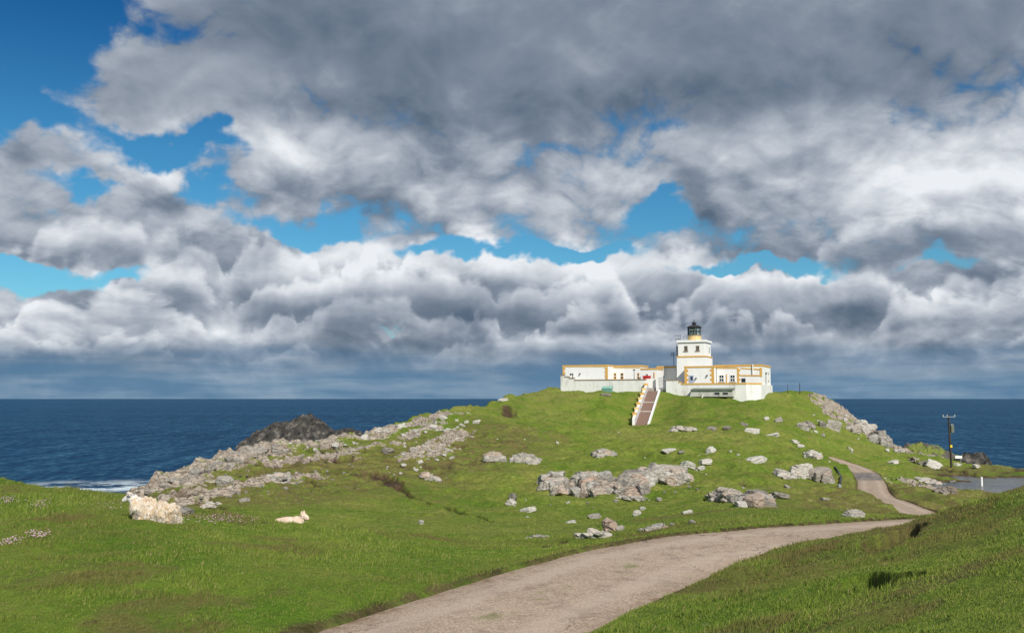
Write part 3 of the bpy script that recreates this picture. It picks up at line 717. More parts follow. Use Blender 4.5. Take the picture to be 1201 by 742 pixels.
def outcrop(px0, px1, py0, py1, n, label, seed, size=(0.5, 1.3), flat=0.6, name="rock_outcrop", grow=1.0, tiltx=0.22):
    """bedrock breaking through the turf: jointed blocks grown together"""
    g = np.random.default_rng(seed)
    V, Fc, Tn, off = [], [], [], 0
    c0 = hit((px0 + px1) / 2, (py0 + py1) / 2 + (py1 - py0) * 0.25)
    placed = []; n = int(n * 3.6); dip = g.uniform(-.1, .25)
    cxp, cyp, wxp, wyp = (px0 + px1) / 2, (py0 + py1) / 2 + (py1 - py0) * 0.12, (px1 - px0) / 2 * .97, (py1 - py0) / 2 * .88
    grid = [[hit(cxp + wxp * (i_ - 3) / 3, cyp + wyp * (j_ - 3) / 3, 8, 215) for i_ in range(7)] for j_ in range(7)]
    grid = np.array([[c0 if (v_ is None or abs(v_[1] - c0[1]) > 25) else v_ for v_ in row] for row in grid])
    for i in range(n * 4):
        if len(placed) >= n: break
        a = g.uniform(0, 2 * math.pi); rr = math.sqrt(g.uniform(0, 1)) if i else 0.0
        # ragged footprint rather than an oval
        lim = 0.72 + 0.45 * vn2(np.array([a * 1.9 + seed]), np.array([seed * 3.3]))[0]
        if rr > lim: continue
        fi, fj = 3 + 3 * math.cos(a) * rr, 3 + 3 * math.sin(a) * rr
        ia, ja = min(int(fi), 5), min(int(fj), 5); ui, uj = fi - ia, fj - ja
        q = (grid[ja, ia] * (1 - ui) + grid[ja, ia + 1] * ui) * (1 - uj) + (grid[ja + 1, ia] * (1 - ui) + grid[ja + 1, ia + 1] * ui) * uj
        if abs(q[1] - c0[1]) > 25: continue
        s = (size[0] + (size[1] - size[0]) * g.uniform() ** 2.2) * (1.0 - 0.35 * rr) * grow * .66
        if placed and min(np.hypot(q[0] - a_[0], q[1] - a_[1]) / (s + a_[2]) for a_ in placed) > 0.85: continue
        placed.append((q[0], q[1], s))
        p, f = rock_shape(seed * 100 + i, 3 if s > .45 else 2, rough=0.075)
        p = p * np.array([s * g.uniform(.8, 1.5), s * g.uniform(.65, 1.0), s * flat * g.uniform(.7, 1.5)])
        R = (Matrix.Rotation(g.uniform(-.35, .35) + 0.3, 3, 'Z') @ Matrix.Rotation(g.uniform(-tiltx, tiltx) + dip, 3, 'Y') @ Matrix.Rotation(g.uniform(-.3, .2), 3, 'X'))
        p = p @ np.array(R).T + q + np.array([0, 0, s * flat * (0.45 - 0.35 * rr) + (1 - rr) * flat * size[1] * .28 * g.uniform(.2, 1)])
        V.append(p); Fc.append(f + off); off += len(p)
        k = g.random(); tt = (g.uniform(.3, 1), 0, 0) if k < .28 else (0, g.uniform(.2, 1), 0) if k < .50 else (0, 0, g.uniform(.2, 1)) if k < .72 else (0, 0, 0)
        Tn.append(np.tile(tt, (len(p), 1)))
    V = np.concatenate(V); Fc = np.concatenate(Fc)
    me = np_mesh(name, V - c0, Fc, False); add_attr(me, "tint", np.concatenate(Tn))
    o = link(name, me, m_rock); o.location = c0
    if any(w_ in label.split(" ")[:5] for w_ in ("pale", "white", "whitish", "light")): o.color = (0.60, 0.56, 0.49, 0.55)
    if "dark" in label.split(" ")[:1] or "brown" in label.split(" ")[:1]: o.color = (0.16, 0.12, 0.09, 0.5)
    return tag(o, label, "rock outcrop")

outcrop(632, 675, 545, 578, 34, "broad broken outcrop of grey blocks below the steps, its rough left end", 1, (0.5, 1.35))
outcrop(670, 722, 547, 589, 36, "grey and rusty outcrop with deep cracks, between the two ends of the big rock band", 2, (0.6, 1.7), 0.75)
outcrop(720, 765, 544, 583, 30, "pinkish blocky outcrop right of the dark cleft in the big rock band", 3, (0.6, 1.6), 0.75)
outcrop(748, 807, 538, 578, 40, "tallest grey outcrop of flat stacked blocks at the right end of the rock band", 4, (0.5, 1.7), 0.7)
outcrop(716, 762, 578, 590, 9, "low flat outcrop in the grass at the foot of the big rock band", 5, (0.4, 0.8), 0.4)
outcrop(570, 592, 530, 549, 12, "small jagged outcrop, left of a pair on the open slope", 6, (0.5, 1.1), 0.9)
outcrop(598, 632, 529, 549, 18, "jagged grey outcrop, right of a pair on the open slope", 7, (0.6, 1.2), 0.8)
outcrop(692, 722, 521, 536, 12, "small scattered outcrop on the slope below the foot of the steps", 8, (0.5, 1.1), 0.5)
outcrop(762, 822, 496, 509, 20, "long low pale outcrop in the turf right of the foot of the steps", 9, (0.5, 1.5), 0.35)
outcrop(836, 870, 574, 592, 20, "dark pitted outcrop above the road, left half", 10, (0.5, 1.2), 0.5)
outcrop(866, 904, 577, 598, 22, "rounded grey outcrop above the road, right half", 12, (0.5, 1.4), 0.55)
outcrop(900, 935, 545, 571, 16, "pale tumbled outcrop on the knoll left of the far road", 13, (0.5, 1.1), 0.6)
outcrop(925, 962, 540, 564, 18, "light grey shelving outcrop in the middle of the knoll", 14, (0.6, 1.4), 0.6)
outcrop(950, 976, 543, 573, 18, "brown craggy outcrop with a dark face beside the far road", 15, (0.6, 1.3), 0.95)
outcrop(944, 966, 524, 539, 12, "small pale outcrop crowning the knoll above the bend in the far road", 16, (0.5, 1.1), 0.6)
outcrop(674, 716, 624, 631, 9, "flat whitish outcrop in the turf just above the near road", 17, (0.2, 0.55), 0.4)
outcrop(707, 733, 614, 628, 9, "small pointed outcrop in the hollow above the near road", 18, (0.25, 0.6), 0.8)
outcrop(618, 646, 626, 634, 7, "flat mossy outcrop in the hollow, leftmost above the near road", 19, (0.2, 0.6), 0.35)
outcrop(740, 806, 610, 626, 12, "reddish earthy outcrop along the bank above the near road", 20, (0.2, 0.5), 0.4)
outcrop(474, 524, 548, 570, 20, "grey outcrop at the lower end of the stony strip on the left slope", 21, (0.5, 1.1), 0.6)
outcrop(313, 345, 551, 570, 14, "grey outcrop on the dry slope above the lamb", 22, (0.4, 0.95), 0.6)
outcrop(233, 268, 588, 599, 10, "low pale outcrop in the turf right of the ewe", 23, (0.3, 0.7), 0.4)
outcrop(270, 302, 528, 545, 14, "pinkish outcrop on the crest of the left slope", 24, (0.6, 1.3), 0.6)
outcrop(1063, 1110, 556, 572, 18, "pale shelving outcrop on the grass before the pool", 25, (0.5, 1.4), 0.28)
outcrop(1095, 1120, 566, 584, 14, "brown and tan rocks lining the near edge of the pool", 26, (0.4, 1.0), 0.5)
outcrop(938, 958, 494, 504, 9, "grey outcrop high on the slope, left of the tilted slabs", 27, (0.5, 1.1), 0.7)
outcrop(955, 975, 502, 518, 9, "narrow pale outcrop below the tilted slabs on the far right slope", 28, (0.4, 1.0), 0.6)
outcrop(992, 1014, 492, 511, 14, "dark overhanging outcrop on the far right slope", 29, (0.7, 1.4), 0.8)
outcrop(1002, 1030, 484, 516, 30, "broken pale outcrop along the edge of the far right slope", 30, (0.8, 2.0), 0.8)
outcrop(1018, 1052, 496, 532, 40, "steep grey rock edge dropping from the hill to the sea on the right", 31, (0.8, 2.2), 0.85)
outcrop(1048, 1066, 524, 534, 9, "pale shore rocks at the foot of the hill's right edge", 32, (0.5, 1.0), 0.5)
outcrop(1064, 1078, 534, 541, 6, "small grey rocks below the hill's right edge", 33, (0.4, .8), 0.5)

one = [
 (807,548,15,8,"large white stone just right of the big rock band"),
 (835,530,11,7,"white stone high on the slope right of the rock band"),
 (784,529,15,4,"long flat white stone above the tallest outcrop"),
 (799,531,8,3,"small flat stone beside the long white one"),
 (828,543,14,7,"pale crooked stone, upper of two to the right of the large white one"),
 (822,550,9,5,"pale stone, lower of two to the right of the large white one"),
 (601,586,9,9,"dark upright stone standing on a paler one in the slope"),
 (600,592,12,8,"pale stone under the dark upright one"),
 (619,600,16,7,"tilted white stone right of the upright pair"),
 (697,608,14,7,"grey stone on bright grass under the big rock band"),
 (747,604,9,8,"small pointed white stone on bright grass"),
 (754,597,6,4,"tiny white stone above the pointed one"),
 (670,613,12,4,"flat white stone in the bright green hollow"),
 (806,602,13,5,"flat white stone on the bank above the bend in the near road"),
 (812,613,9,4,"grey stone low on the bank above the near road"),
 (494,614,6,6,"lone white stone on the smooth slope right of the lamb"),
 (852,504,9,6,"round dark boulder on the slope below the long shed"),
 (873,499,8,5,"small dark boulder, highest below the long shed"),
 (882,508,19,8,"broad pale rock right of the round dark boulder"),
 (835,505,10,6,"brownish boulder left of the round dark one"),
 (899,492,6,4,"small pale stone near the crest below the building's right end"),
 (913.5,494,10,6,"rounded grey boulder near the crest below the building's right end"),
 (905,512,18,5,"low pale rock right of the broad one on the upper slope"),
 (887,541,21,8,"isolated pale rock in the middle of the green slope"),
 (913,583,20,7,"low mossy rock below the knoll"),
 (923,572,7,4,"small stone yellow with lichen below the knoll"),
 (1001,606,20,10,"angular grey boulder on the verge above the near road's far end"),
 (968,586,12,3,"flat pale stone on the grass below the far road's knoll"),
 (976,503,17,16,"big tilted grey slab on the far right slope"),
 (964,500,8,9,"narrow tilted slab left of the big one"),
 (941,502,12,8,"grey slab leaning out of the far right slope"),
 (991,493,5,4,"small white stone above the dark overhang"),
 (999,531,3,7,"thin upright white stone below the far right rocks"),
 (1048,543,13,4,"pale flat rock on the grass left of the pole"),
 (1082,545,10,7,"dark boulder, left of two near the pole"),
 (1095,547,18,9,"big pale wedge-shaped boulder left of the pole"),
 (1123,546,8,4,"cream rounded stone just right of the pole's foot"),
 (1145,548,9,4,"white flat stone at the head of the pool"),
 (263,570,19,15,"big angular boulder with a white top and shadowed foot on the left slope"),
 (213,603,24,12,"grey lichened rock just behind the ewe"),
 (287,588,12,6,"small grey boulder on the turf left of the lamb"),
 (470,501,12,6,"pale boulder on the skyline of the left slope"),
 (441,508,13,7,"rounded pale boulder on the skyline, left of its neighbour"),
 (455,530,11,7,"dark grey boulder on the green strip of the left slope"),
 (485,531,9,9,"upright grey boulder at the top of the stony strip"),
 (520,491,8,5,"small white stone on the skyline of the left slope"),
 (590,470,13,4,"white stone on the skyline left of the lighthouse"),
 (1117,567,8,5,"brown rock standing in the near edge of the pool"),
 (932,519,8,4,"pale stone on the ridge above the knoll, upper"),
 (939,524,8,4,"pale stone on the ridge above the knoll, lower"),
 (788,616,6,4,"small grey stone on the earthy bank above the near road"),
]
for px, py, w, h, lab in one:
    stone(px, py, w, h, lab, big=(w > 12), name="boulder" if w >= 9 else "stone", cat="boulder" if w >= 9 else "stone")
slab = stone(1034, 613.5, 40, 2.5, "long pale slab edging the far end of the near road", name="stone_slab", cat="stone", big=True, tilt=0.02, deep=0.12)
if slab: slab.rotation_euler = (0, 0, 0.25)

def zone(name, n, label, group, quad, wr, hr, seed, sub=2, jitter=1.0):
    """loose stones in a photo-sized patch of ground; every stone its own object"""
    g = np.random.default_rng(seed); made = 0
    for i in range(n * 6):
        if made >= n: break
        u, v = g.uniform(), g.uniform()
        (x0, y0), (x1, y1), (x2, y2), (x3, y3) = quad      # left-top, right-top, right-bottom, left-bottom
        px = (x0 * (1 - u) + x1 * u) * (1 - v) + (x3 * (1 - u) + x2 * u) * v
        py = (y0 * (1 - u) + y1 * u) * (1 - v) + (y3 * (1 - u) + y2 * u) * v
        q = hit(px, py)
        if q is None: continue
        rd, _, rh = road_dist(np.array([q[0]]), np.array([q[1]]))
        if rd[0] < rh[0] + 0.5: continue
        w = g.uniform(*wr) ** 1.0; 
        if g.random() < 0.6: w *= 0.65
        stone(px, py, w, w * g.uniform(*hr), label, group, name=name, pt=q, lift=0.25, tilt=0.5)
        made += 1
zone("stone", 66, "weathered grey stone among the heap on the seaward crest of the left slope", "stones heaped along the left crest",
     [(150, 577), (330, 518), (335, 528), (160, 584)], (6, 15), (0.4, 0.75), 5)
zone("stone", 60, "pale loose stone on the crest between the left slope's rocks and the hilltop", "stones along the upper left crest",
     [(330, 518), (560, 490), (560, 500), (335, 534)], (3, 9), (0.4, 0.7), 6)
zone("stone", 44, "small stone on the dry broken turf of the left slope", "stones on the dry left slope",
     [(220, 560), (420, 520), (420, 560), (230, 592)], (2.5, 7), (0.4, 0.7), 7)
zone("stone", 46, "pale stone in the stony strip running down the left slope", "stones in the stony strip",
     [(470, 520), (548, 505), (530, 548), (440, 560)], (2.5, 7), (0.4, 0.7), 8)
zone("stone", 30, "little white stone dotting the green slope below the lighthouse", "stones dotting the green slope",
     [(560, 500), (900, 500), (900, 600), (580, 620)], (2.0, 4.5), (0.4, 0.7), 9)
zone("stone", 22, "small pale stone on the slope between the knoll and the hill's right edge", "stones on the right slope",
     [(920, 475), (1010, 480), (1050, 540), (940, 545)], (2.0, 6), (0.4, 0.8), 10)
zone("stone", 16, "small stone beside the big rock band", "stones round the big rock band",
     [(640, 580), (820, 560), (835, 580), (650, 602)], (2.5, 7), (0.5, 0.8), 12)

# sea rocks behind the left crest, and the low point on the right
def crag(name, cx, cy, pts, z0, label, seed, depth=16, mat=None, rough=2.2):
    """pts: photo outline (px, py) of the skyline at distance cy; the mass falls away in front and behind"""
    nx, ny = 150, 70
    px = np.linspace(pts[0][0] - 6, pts[-1][0] + 6, nx)
    top = np.interp(px, [a for a, _ in pts], [b_ for _, b_ in pts])
    X = (px - CX) / F * cy
    zt = np.array([ray(a, b_)[1] * cy for a, b_ in zip(px, top)])
    endw = np.minimum(sstep(px, pts[0][0] - 6, pts[0][0] + 5), sstep(px, pts[-1][0] + 6, pts[-1][0] - 5))
    yy = np.linspace(-1, 1, ny)
    GX, GY = np.meshgrid(X, yy * depth + cy, indexing='ij')
    prof = (1 - np.abs(yy) ** 1.7)[None] * np.ones((nx, 1))
    Z = z0 + (zt - z0)[:, None] * prof * endw[:, None]
    n1 = fbm2(GX.ravel() * .16 + seed, GY.ravel() * .16, 5, .58).reshape(GX.shape); n2 = np.abs(fbm2(GX.ravel() * .5 + seed, GY.ravel() * .35, 4).reshape(GX.shape) - .5)
    Z = Z + ((n1 - .5) * rough * 1.5 - n2 * rough * 1.2 + rough * 0.2)
    n3 = fbm2(GX.ravel() * 1.1 + seed, GY.ravel() * 1.1 + 4, 4, .6).reshape(GX.shape); Z = Z + (n3 - .5) * rough * 1.1
    GX = GX + (fbm2(GX.ravel() * .3, Z.ravel() * .5, 3).reshape(GX.shape) - .5) * 1.6
    iv = np.arange(nx * ny).reshape(nx, ny)
    fq = np.stack([iv[:-1, :-1], iv[1:, :-1], iv[1:, 1:], iv[:-1, 1:]], -1).reshape(-1, 4)
    me = np_mesh(name, np.c_[GX.ravel() - cx, GY.ravel() - cy, Z.ravel() - z0], fq, False)
    o = link(name, me, mat or m_dark); o.location = (cx, cy, z0)
    return tag(o, label, "sea rock")
crag("sea_rock", -52, 250, [(284, 521), (292, 512), (305, 503), (318, 498), (335, 496), (350, 489), (362, 486), (374, 490), (385, 497), (394, 504)], -28,
     "tall dark rocky islet rising behind the stony left crest", 3, 20)
crag("sea_rock", -35, 268, [(388, 506), (400, 502), (412, 502), (424, 505), (432, 510)], -28, "low dark reef trailing right of the tall islet", 8, 12, rough=1.2)
crag("sea_rock", 105, 205, [(1114, 541), (1124, 532), (1136, 530), (1148, 531), (1154, 537), (1156, 544)], -28, "dark sea rock beyond the pool and the pole", 13, 10, rough=1.4)

m_point, t, b = material("grassy_point")
p = wpos(t); gcol, f1, f2 = grass_color(t, p); n1 = t.noise(p, .3, 7, .7)
t.l.new(t.mix(t.step(n1, .50, .56), gcol, (0.10, 0.09, 0.075, 1)), b.inputs['Base Color']); b.inputs['Roughness'].default_value = .95
t.l.new(t.bump(n1, 1, 1.0), b.inputs['Normal'])
o = crag("low_headland", 88, 215, [(1052, 530), (1062, 523), (1076, 521), (1092, 524), (1108, 529), (1122, 533)], -28, "low green headland behind the pale shore rocks on the right", 21, 14, m_point, 1.0)
o["kind"] = "structure"; del o["category"]; del o["label"]

# ---------------------------------------------------------------- turf
m_grass, t, b = material("grass_blades")
p = wpos(t)
gn = t.vec('NORMALIZE', t.vec('ADD', t.vec('SCALE', t.n.new('ShaderNodeNewGeometry').outputs['Normal'], scale=0.80), (0, 0, 0.62)))
gcol, f1, f2 = grass_color(t, p)
va = t.attr("vary"); vr = t.n.new('ShaderNodeSeparateColor'); t.l.new(va, vr.inputs[0])
c = t.mix(t.step(vr.outputs[0], 0.0, 1.0, smooth=False), t.mix(0.68, gcol, (0.030, 0.070, 0.008, 1)), t.mix(0.45, gcol, (0.30, 0.34, 0.060, 1)))
c = t.mix(t.step(vr.outputs[1], 0.90, 0.95, 0, .9), c, (0.30, 0.25, 0.11, 1))
c = t.mix(t.math('MULTIPLY', vr.outputs[2], 0.85), c, (0.135, 0.105, 0.040, 1))
t.l.new(c, b.inputs['Base Color']); b.inputs['Roughness'].default_value = 0.75; b.inputs['Specular IOR Level'].default_value = 0.15
t.l.new(gn, b.inputs['Normal']); dfn = t.n.new('ShaderNodeBsdfTranslucent'); t.l.new(t.mix(1.0, c, (1.1, 1.2, .5, 1), 'MULTIPLY'), dfn.inputs[0])
mxs = t.n.new('ShaderNodeMixShader'); mxs.inputs[0].default_value = 0.18
t.l.new(b.outputs[0], mxs.inputs[1]); t.l.new(dfn.outputs[0], mxs.inputs[2]); t.l.new(mxs.outputs[0], t.n['Material Output'].inputs['Surface'])

_lt = np.linspace(-36, 36, 721); _lr = np.exp(np.linspace(math.log(4.0), math.log(140), 900))
_sel = None
def ground_z(x, y):
    """height on the ground mesh itself, so blades stand on it"""
    th = np.arctan2(x, y); r = np.hypot(x, y)
    j = np.clip(np.searchsorted(TT, th) - 1, 0, nt - 2); i = np.clip(np.searchsorted(RR, r) - 1, 0, nr - 2)
    u = (th - TT[j]) / (TT[j + 1] - TT[j]); v_ = (r - RR[i]) / (RR[i + 1] - RR[i])
    g = gz.reshape(nr, nt)
    return (g[i, j] * (1 - u) + g[i, j + 1] * u) * (1 - v_) + (g[i + 1, j] * (1 - u) + g[i + 1, j + 1] * u) * v_
def attr_at(arr, x, y):
    th = np.arctan2(x, y); r = np.hypot(x, y)
    j = np.clip(np.searchsorted(TT, th), 0, nt - 1); i = np.clip(np.searchsorted(RR, r), 0, nr - 1)
    return arr.reshape(nr, nt)[i, j]
def turf(name, n, r0, r1, hgt, wid, seed, label, a0=-34, a1=34):
    g = np.random.default_rng(seed)
    th = np.radians(g.uniform(a0, a1, n)); r = np.exp(g.uniform(math.log(r0), math.log(r1), n))
    x = r * np.sin(th); y = r * np.cos(th)
    rd, _, rh = road_dist(x, y)
    rock_ = attr_at(rockm, x, y); soil_shade_ = attr_at(bare_shade_m, x, y)
    ok = (rd > rh + (fbm2(x * 2.5, y * 2.5, 2) - .5) * .25 - 0.02 + 0.10 * g.random(n)) & (rock_ < 0.35) & (soil_shade_ < 0.55) & (attr_at(pondd, x, y) < .3)
    x, y, r = x[ok], y[ok], r[ok]; m_ = len(x)
    z = ground_z(x, y) - 0.008
    tuft = fbm2(x * 0.8, y * 0.8, 4, .6); small = fbm2(x * 4.5, y * 4.5, 3)
    h = hgt * (0.55 + 1.0 * sstep(tuft, .45, .78) + 0.6 * sstep(small, .5, .8)) * g.uniform(.5, 1.25, m_) * (r / r0) ** 0.45
    w = wid * (r / r0) ** 0.85 * g.uniform(.6, 1.3, m_)
    a = g.uniform(0, 2 * math.pi, m_); lean = g.uniform(0.15, 0.9, m_) * h
    la = g.normal(0.6, 1.1, m_)
    dx, dy = np.cos(a) * w / 2, np.sin(a) * w / 2
    v = np.empty((m_, 3, 3))
    v[:, 0] = np.c_[x - dx, y - dy, z]; v[:, 1] = np.c_[x + dx, y + dy, z]
    v[:, 2] = np.c_[x + np.cos(la) * lean, y + np.sin(la) * lean, z + h]
    me = np_mesh(name, v.reshape(-1, 3), np.arange(m_ * 3).reshape(-1, 3), False)
    dryp = np.clip(sstep(fbm2(x * .22 + 50, y * .22, 4), .56, .70) * .4 + attr_at(dry, x, y) * .75 * (fbm2(x, y, 3) > .42), 0, 1)
    vv = np.c_[g.random(m_), g.random(m_), dryp]
    add_attr(me, "vary", np.repeat(vv, 3, axis=0))
    o = link(name, me, m_grass); tag(o, label, "grass", kind="stuff"); return o
turf("grass", 560000, 5.5, 34, 0.032, 0.0068, 1, "short green turf with drier tufts on the near banks beside the road")
turf("grass", 260000, 34, 135, 0.045, 0.032, 2, "short green turf on the hollow and the far slopes", -31, 31)

# sea pinks: pale pink flower heads in loose drifts
m_pink, t, b = material("sea_pink"); 
t.l.new(t.ramp(t.noise(wpos(t), 9.0, 2, .5), [(0.35, (0.42, 0.22, 0.30)), (0.65, (0.68, 0.50, 0.56))]), b.inputs['Base Color']); b.inputs['Roughness'].default_value = 0.8
sv, sf = ico(1)
def drift(px0, px1, py0, py1, n, seed, label):
    g = np.random.default_rng(seed); V = []; Fc = []; off = 0
    for i in range(n):
        px = np.clip(g.normal((px0 + px1) / 2, (px1 - px0) / 4), px0, px1); py = g.uniform(py0, py1)
        q = hit(px, py)
        if q is None or q[1] > 45: continue
        s = g.uniform(.008, .014)
        p_ = sv * np.array([s, s, s * .75]) + q + np.array([g.normal() * .05, g.normal() * .1, g.uniform(.04, .09)])
        V.append(p_); Fc.append(sf + off); off += len(p_)
    o = link("flowers", np_mesh("flowers", np.concatenate(V), np.concatenate(Fc), True), m_pink)
    tag(o, label, "flowers", kind="stuff")
drift(0, 22, 585, 592, 60, 1, "pale pink flowers at the left edge on the crest of the near bank")
drift(32, 62, 589, 597, 60, 2, "thin drift of pink flowers left of the ewe")
drift(0, 20, 634, 642, 70, 3, "pink flowers in the turf at the left edge, lowest drift")
drift(30, 58, 626, 633, 80, 4, "small tight drift of pink flowers on the near bank below the ewe")
drift(215, 305, 606, 615, 160, 5, "long drift of pale pink flowers between the ewe and the lamb")
drift(112, 150, 590, 600, 30, 6, "few pale flowers just left of the ewe")
# ---------------------------------------------------------------- lighthouse station
YAW = math.radians(24.0)
tX, tY = math.cos(YAW), -math.sin(YAW); bX, bY = math.sin(YAW), math.cos(YAW)
OY = 176.0; OX = ray(760, 450)[0] * OY; OZ = 1.2
def s_of(px, d, py=445):
    a = ray(px, py)[0]
    # OX + s tX + d bX = a (OY + s tY + d bY)
    return (a * (OY + d * bY) - OX - d * bX) / (tX - a * tY)
def z_of(px, py, d):
    s = s_of(px, d, py); return ray(px, py)[1] * (OY + s * tY + d * bY) - OZ
def station(name, label, cat, group=None):
    o = empty(name, (OX, OY, OZ), -YAW); return tag(o, label, cat, group)
class MB:
    def __init__(s): s.v = []; s.f = []
    def add(s, v, f):
        n = len(s.v); s.v += [tuple(a) for a in v]; s.f += [tuple(n + i for i in q) for q in f]; return s
    def box(s, x0, x1, y0, y1, z0, z1):
        x0, x1 = sorted((x0, x1)); y0, y1 = sorted((y0, y1)); z0, z1 = sorted((z0, z1))
        v = [(x0,y0,z0),(x1,y0,z0),(x1,y1,z0),(x0,y1,z0),(x0,y0,z1),(x1,y0,z1),(x1,y1,z1),(x0,y1,z1)]
        return s.add(v, [(0,3,2,1),(4,5,6,7),(0,1,5,4),(1,2,6,5),(2,3,7,6),(3,0,4,7)])
    def prism(s, pts, z0, z1):
        """pts: outline, counter-clockwise seen from above"""
        n = len(pts); v = [(x, y, z0) for x, y in pts] + [(x, y, z1) for x, y in pts]
        return s.add(v, [tuple(range(n))[::-1], tuple(range(n, 2 * n))] + [(i, (i + 1) % n, n + (i + 1) % n, n + i) for i in range(n)])
    def tube(s, a, b_, r0, r1=None, k=10):
        a, b_ = Vector(a), Vector(b_); r1 = r0 if r1 is None else r1
        d = (b_ - a).normalized(); u = d.orthogonal().normalized(); w = d.cross(u)
        v = []
        for c, r in ((a, r0), (b_, r1)):
            for i in range(k):
                t_ = 2 * math.pi * i / k; v.append(tuple(c + u * math.cos(t_) * r + w * math.sin(t_) * r))
        return s.add(v, [tuple(range(k))[::-1], tuple(range(k, 2 * k))] + [(i, (i + 1) % k, k + (i + 1) % k, k + i) for i in range(k)])
    def lathe(s, prof, cx=0, cy=0, k=20):
        v = []; f = []
        for r, z in prof:
            for i in range(k):
                a = 2 * math.pi * i / k; v.append((cx + math.cos(a) * r, cy + math.sin(a) * r, z))
        for j in range(len(prof) - 1):
            for i in range(k):
                f.append((j * k + i, j * k + (i + 1) % k, (j + 1) * k + (i + 1) % k, (j + 1) * k + i))
        f.append(tuple(range(k))[::-1]); f.append(tuple((len(prof) - 1) * k + i for i in range(k)))
        return s.add(v, f)
    def build(s, name, mat, parent=None, bevel=0.0, smooth=False):
        me = bpy.data.meshes.new(name); me.from_pydata(s.v, [], s.f)
        bm = bmesh.new(); bm.from_mesh(me); bmesh.ops.recalc_face_normals(bm, faces=bm.faces)
        if bevel > 0: bmesh.ops.bevel(bm, geom=list(bm.edges), offset=bevel, segments=1, affect='EDGES')
        bm.to_mesh(me); bm.free()
        if smooth: me.polygons.foreach_set("use_smooth", np.ones(len(me.polygons), dtype=bool))
        me.update(); return link(name, me, mat, parent)

def paint(name, c, dirt=(0.35, 0.33, 0.28), amt=0.5, rough=0.7, sc=1.0, streak=True):
    m, t, b = material(name); p = wpos(t)
    n = t.noise(t.vec('MULTIPLY', p, (1.0, 1.0, 0.30 if streak else 1.0)), 0.9 * sc, 6, 0.68); n2 = t.noise(p, 6.0 * sc, 4, .65)
    k = t.math('ADD', t.step(n, 0.46, 0.72, 0, amt), t.step(n2, 0.60, 0.75, 0, amt * .5))
    t.l.new(t.mix(k, (*c, 1), (*dirt, 1)), b.inputs['Base Color']); b.inputs['Roughness'].default_value = rough
    t.l.new(t.bump(n2, 0.35, 0.03), b.inputs['Normal']); return m
m_white = paint("white_masonry_paint", (0.80, 0.79, 0.76), (0.55, 0.52, 0.45), 0.22)
m_wall = paint("weathered_whitewash", (0.74, 0.73, 0.69), (0.33, 0.31, 0.26), 0.62)
m_ochre = paint("ochre_paint", (0.62, 0.36, 0.085), (0.36, 0.23, 0.09), 0.4)
m_cream = paint("cream_paint", (0.72, 0.50, 0.20), (0.62, 0.56, 0.40), 0.5)
m_stone = paint("brown_coping_stone", (0.26, 0.20, 0.15), (0.12, 0.10, 0.08), 0.5)
m_step = paint("brown_step_stone", (0.235, 0.150, 0.115), (0.15, 0.11, 0.09), 0.5)
m_grey = paint("grey_metal", (0.30, 0.32, 0.34), (0.16, 0.13, 0.10), 0.4, 0.5)
m_black = paint("black_metal", (0.02, 0.022, 0.024), (0.06, 0.05, 0.04), 0.3, 0.45)
m_green = paint("sea_green_paint", (0.14, 0.30, 0.23), (0.08, 0.15, 0.12), 0.4, 0.55)
m_red = paint("red_paint", (0.50, 0.02, 0.02), (0.25, 0.03, 0.03), 0.3, 0.5)
m_board = paint("grey_boards", (0.50, 0.49, 0.44), (0.24, 0.22, 0.18), 0.6)
m_felt = paint("green_grey_felt", (0.13, 0.16, 0.12), (0.08, 0.08, 0.06), 0.5)
m_wood = paint("tarred_timber", (0.035, 0.026, 0.020), (0.09, 0.07, 0.05), 0.5, 0.8)
m_blue = paint("pale_blue_paint", (0.36, 0.42, 0.55), (0.2, 0.2, 0.25), 0.3, 0.5)
m_yellow = paint("yellow_enamel", (0.75, 0.55, 0.02), (0.4, 0.3, 0.05), 0.2, 0.4)
m_roof = paint("flat_roof_lead", (0.30, 0.31, 0.32), (0.18, 0.18, 0.18), 0.5)
m_yard = paint("yard_concrete", (0.33, 0.31, 0.28), (0.18, 0.17, 0.15), 0.6, streak=False)
m_pane, t, b = material("window_glass"); b.inputs['Base Color'].default_value = (0.025, 0.032, 0.038, 1); b.inputs['Roughness'].default_value = 0.06
m_lglass, t, b = material("lantern_glass"); b.inputs['Base Color'].default_value = (0.80, 0.95, 0.92, 1); b.inputs['Roughness'].default_value = 0.03; b.inputs['Transmission Weight'].default_value = 0.9; b.inputs['IOR'].default_value = 1.05
m_lens, t, b = material("lens_glass"); b.inputs['Base Color'].default_value = (0.10, 0.20, 0.15, 1); b.inputs['Roughness'].default_value = 0.1; b.inputs['Metallic'].default_value = .3

def wall_box(root, px0, px1, d0, d1, py, zb=-2.0, mat=m_white, name="wall", pyr=None):
    s0, s1 = s_of(px0, d0), s_of(px1, d0); zt = (z_of(px0, py, d0) + z_of(px1, pyr or py, d0)) / 2
    MB().box(s0, s1, d0, d1, zb, zt).build(name, mat, root)
    return s0, s1, zt
def parapet(root, s0, s1, d0, d1, zt, mat=m_ochre, h=0.28, o=0.08):
    mb = MB(); e = 0.28
    mb.box(s0 - o, s1 + o, d0 - o, d0 + e, zt, zt + h); mb.box(s0 - o, s1 + o, d1 - e, d1 + o, zt, zt + h)
    mb.box(s0 - o, s0 + e, d0 + e, d1 - e, zt, zt + h); mb.box(s1 - e, s1 + o, d0 + e, d1 - e, zt, zt + h)
    mb.build("coping", mat, root, 0.02)
    MB().box(s0 + e, s1 - e, d0 + e, d1 - e, zt - .2, zt + 0.06).build("roof", m_roof, root)
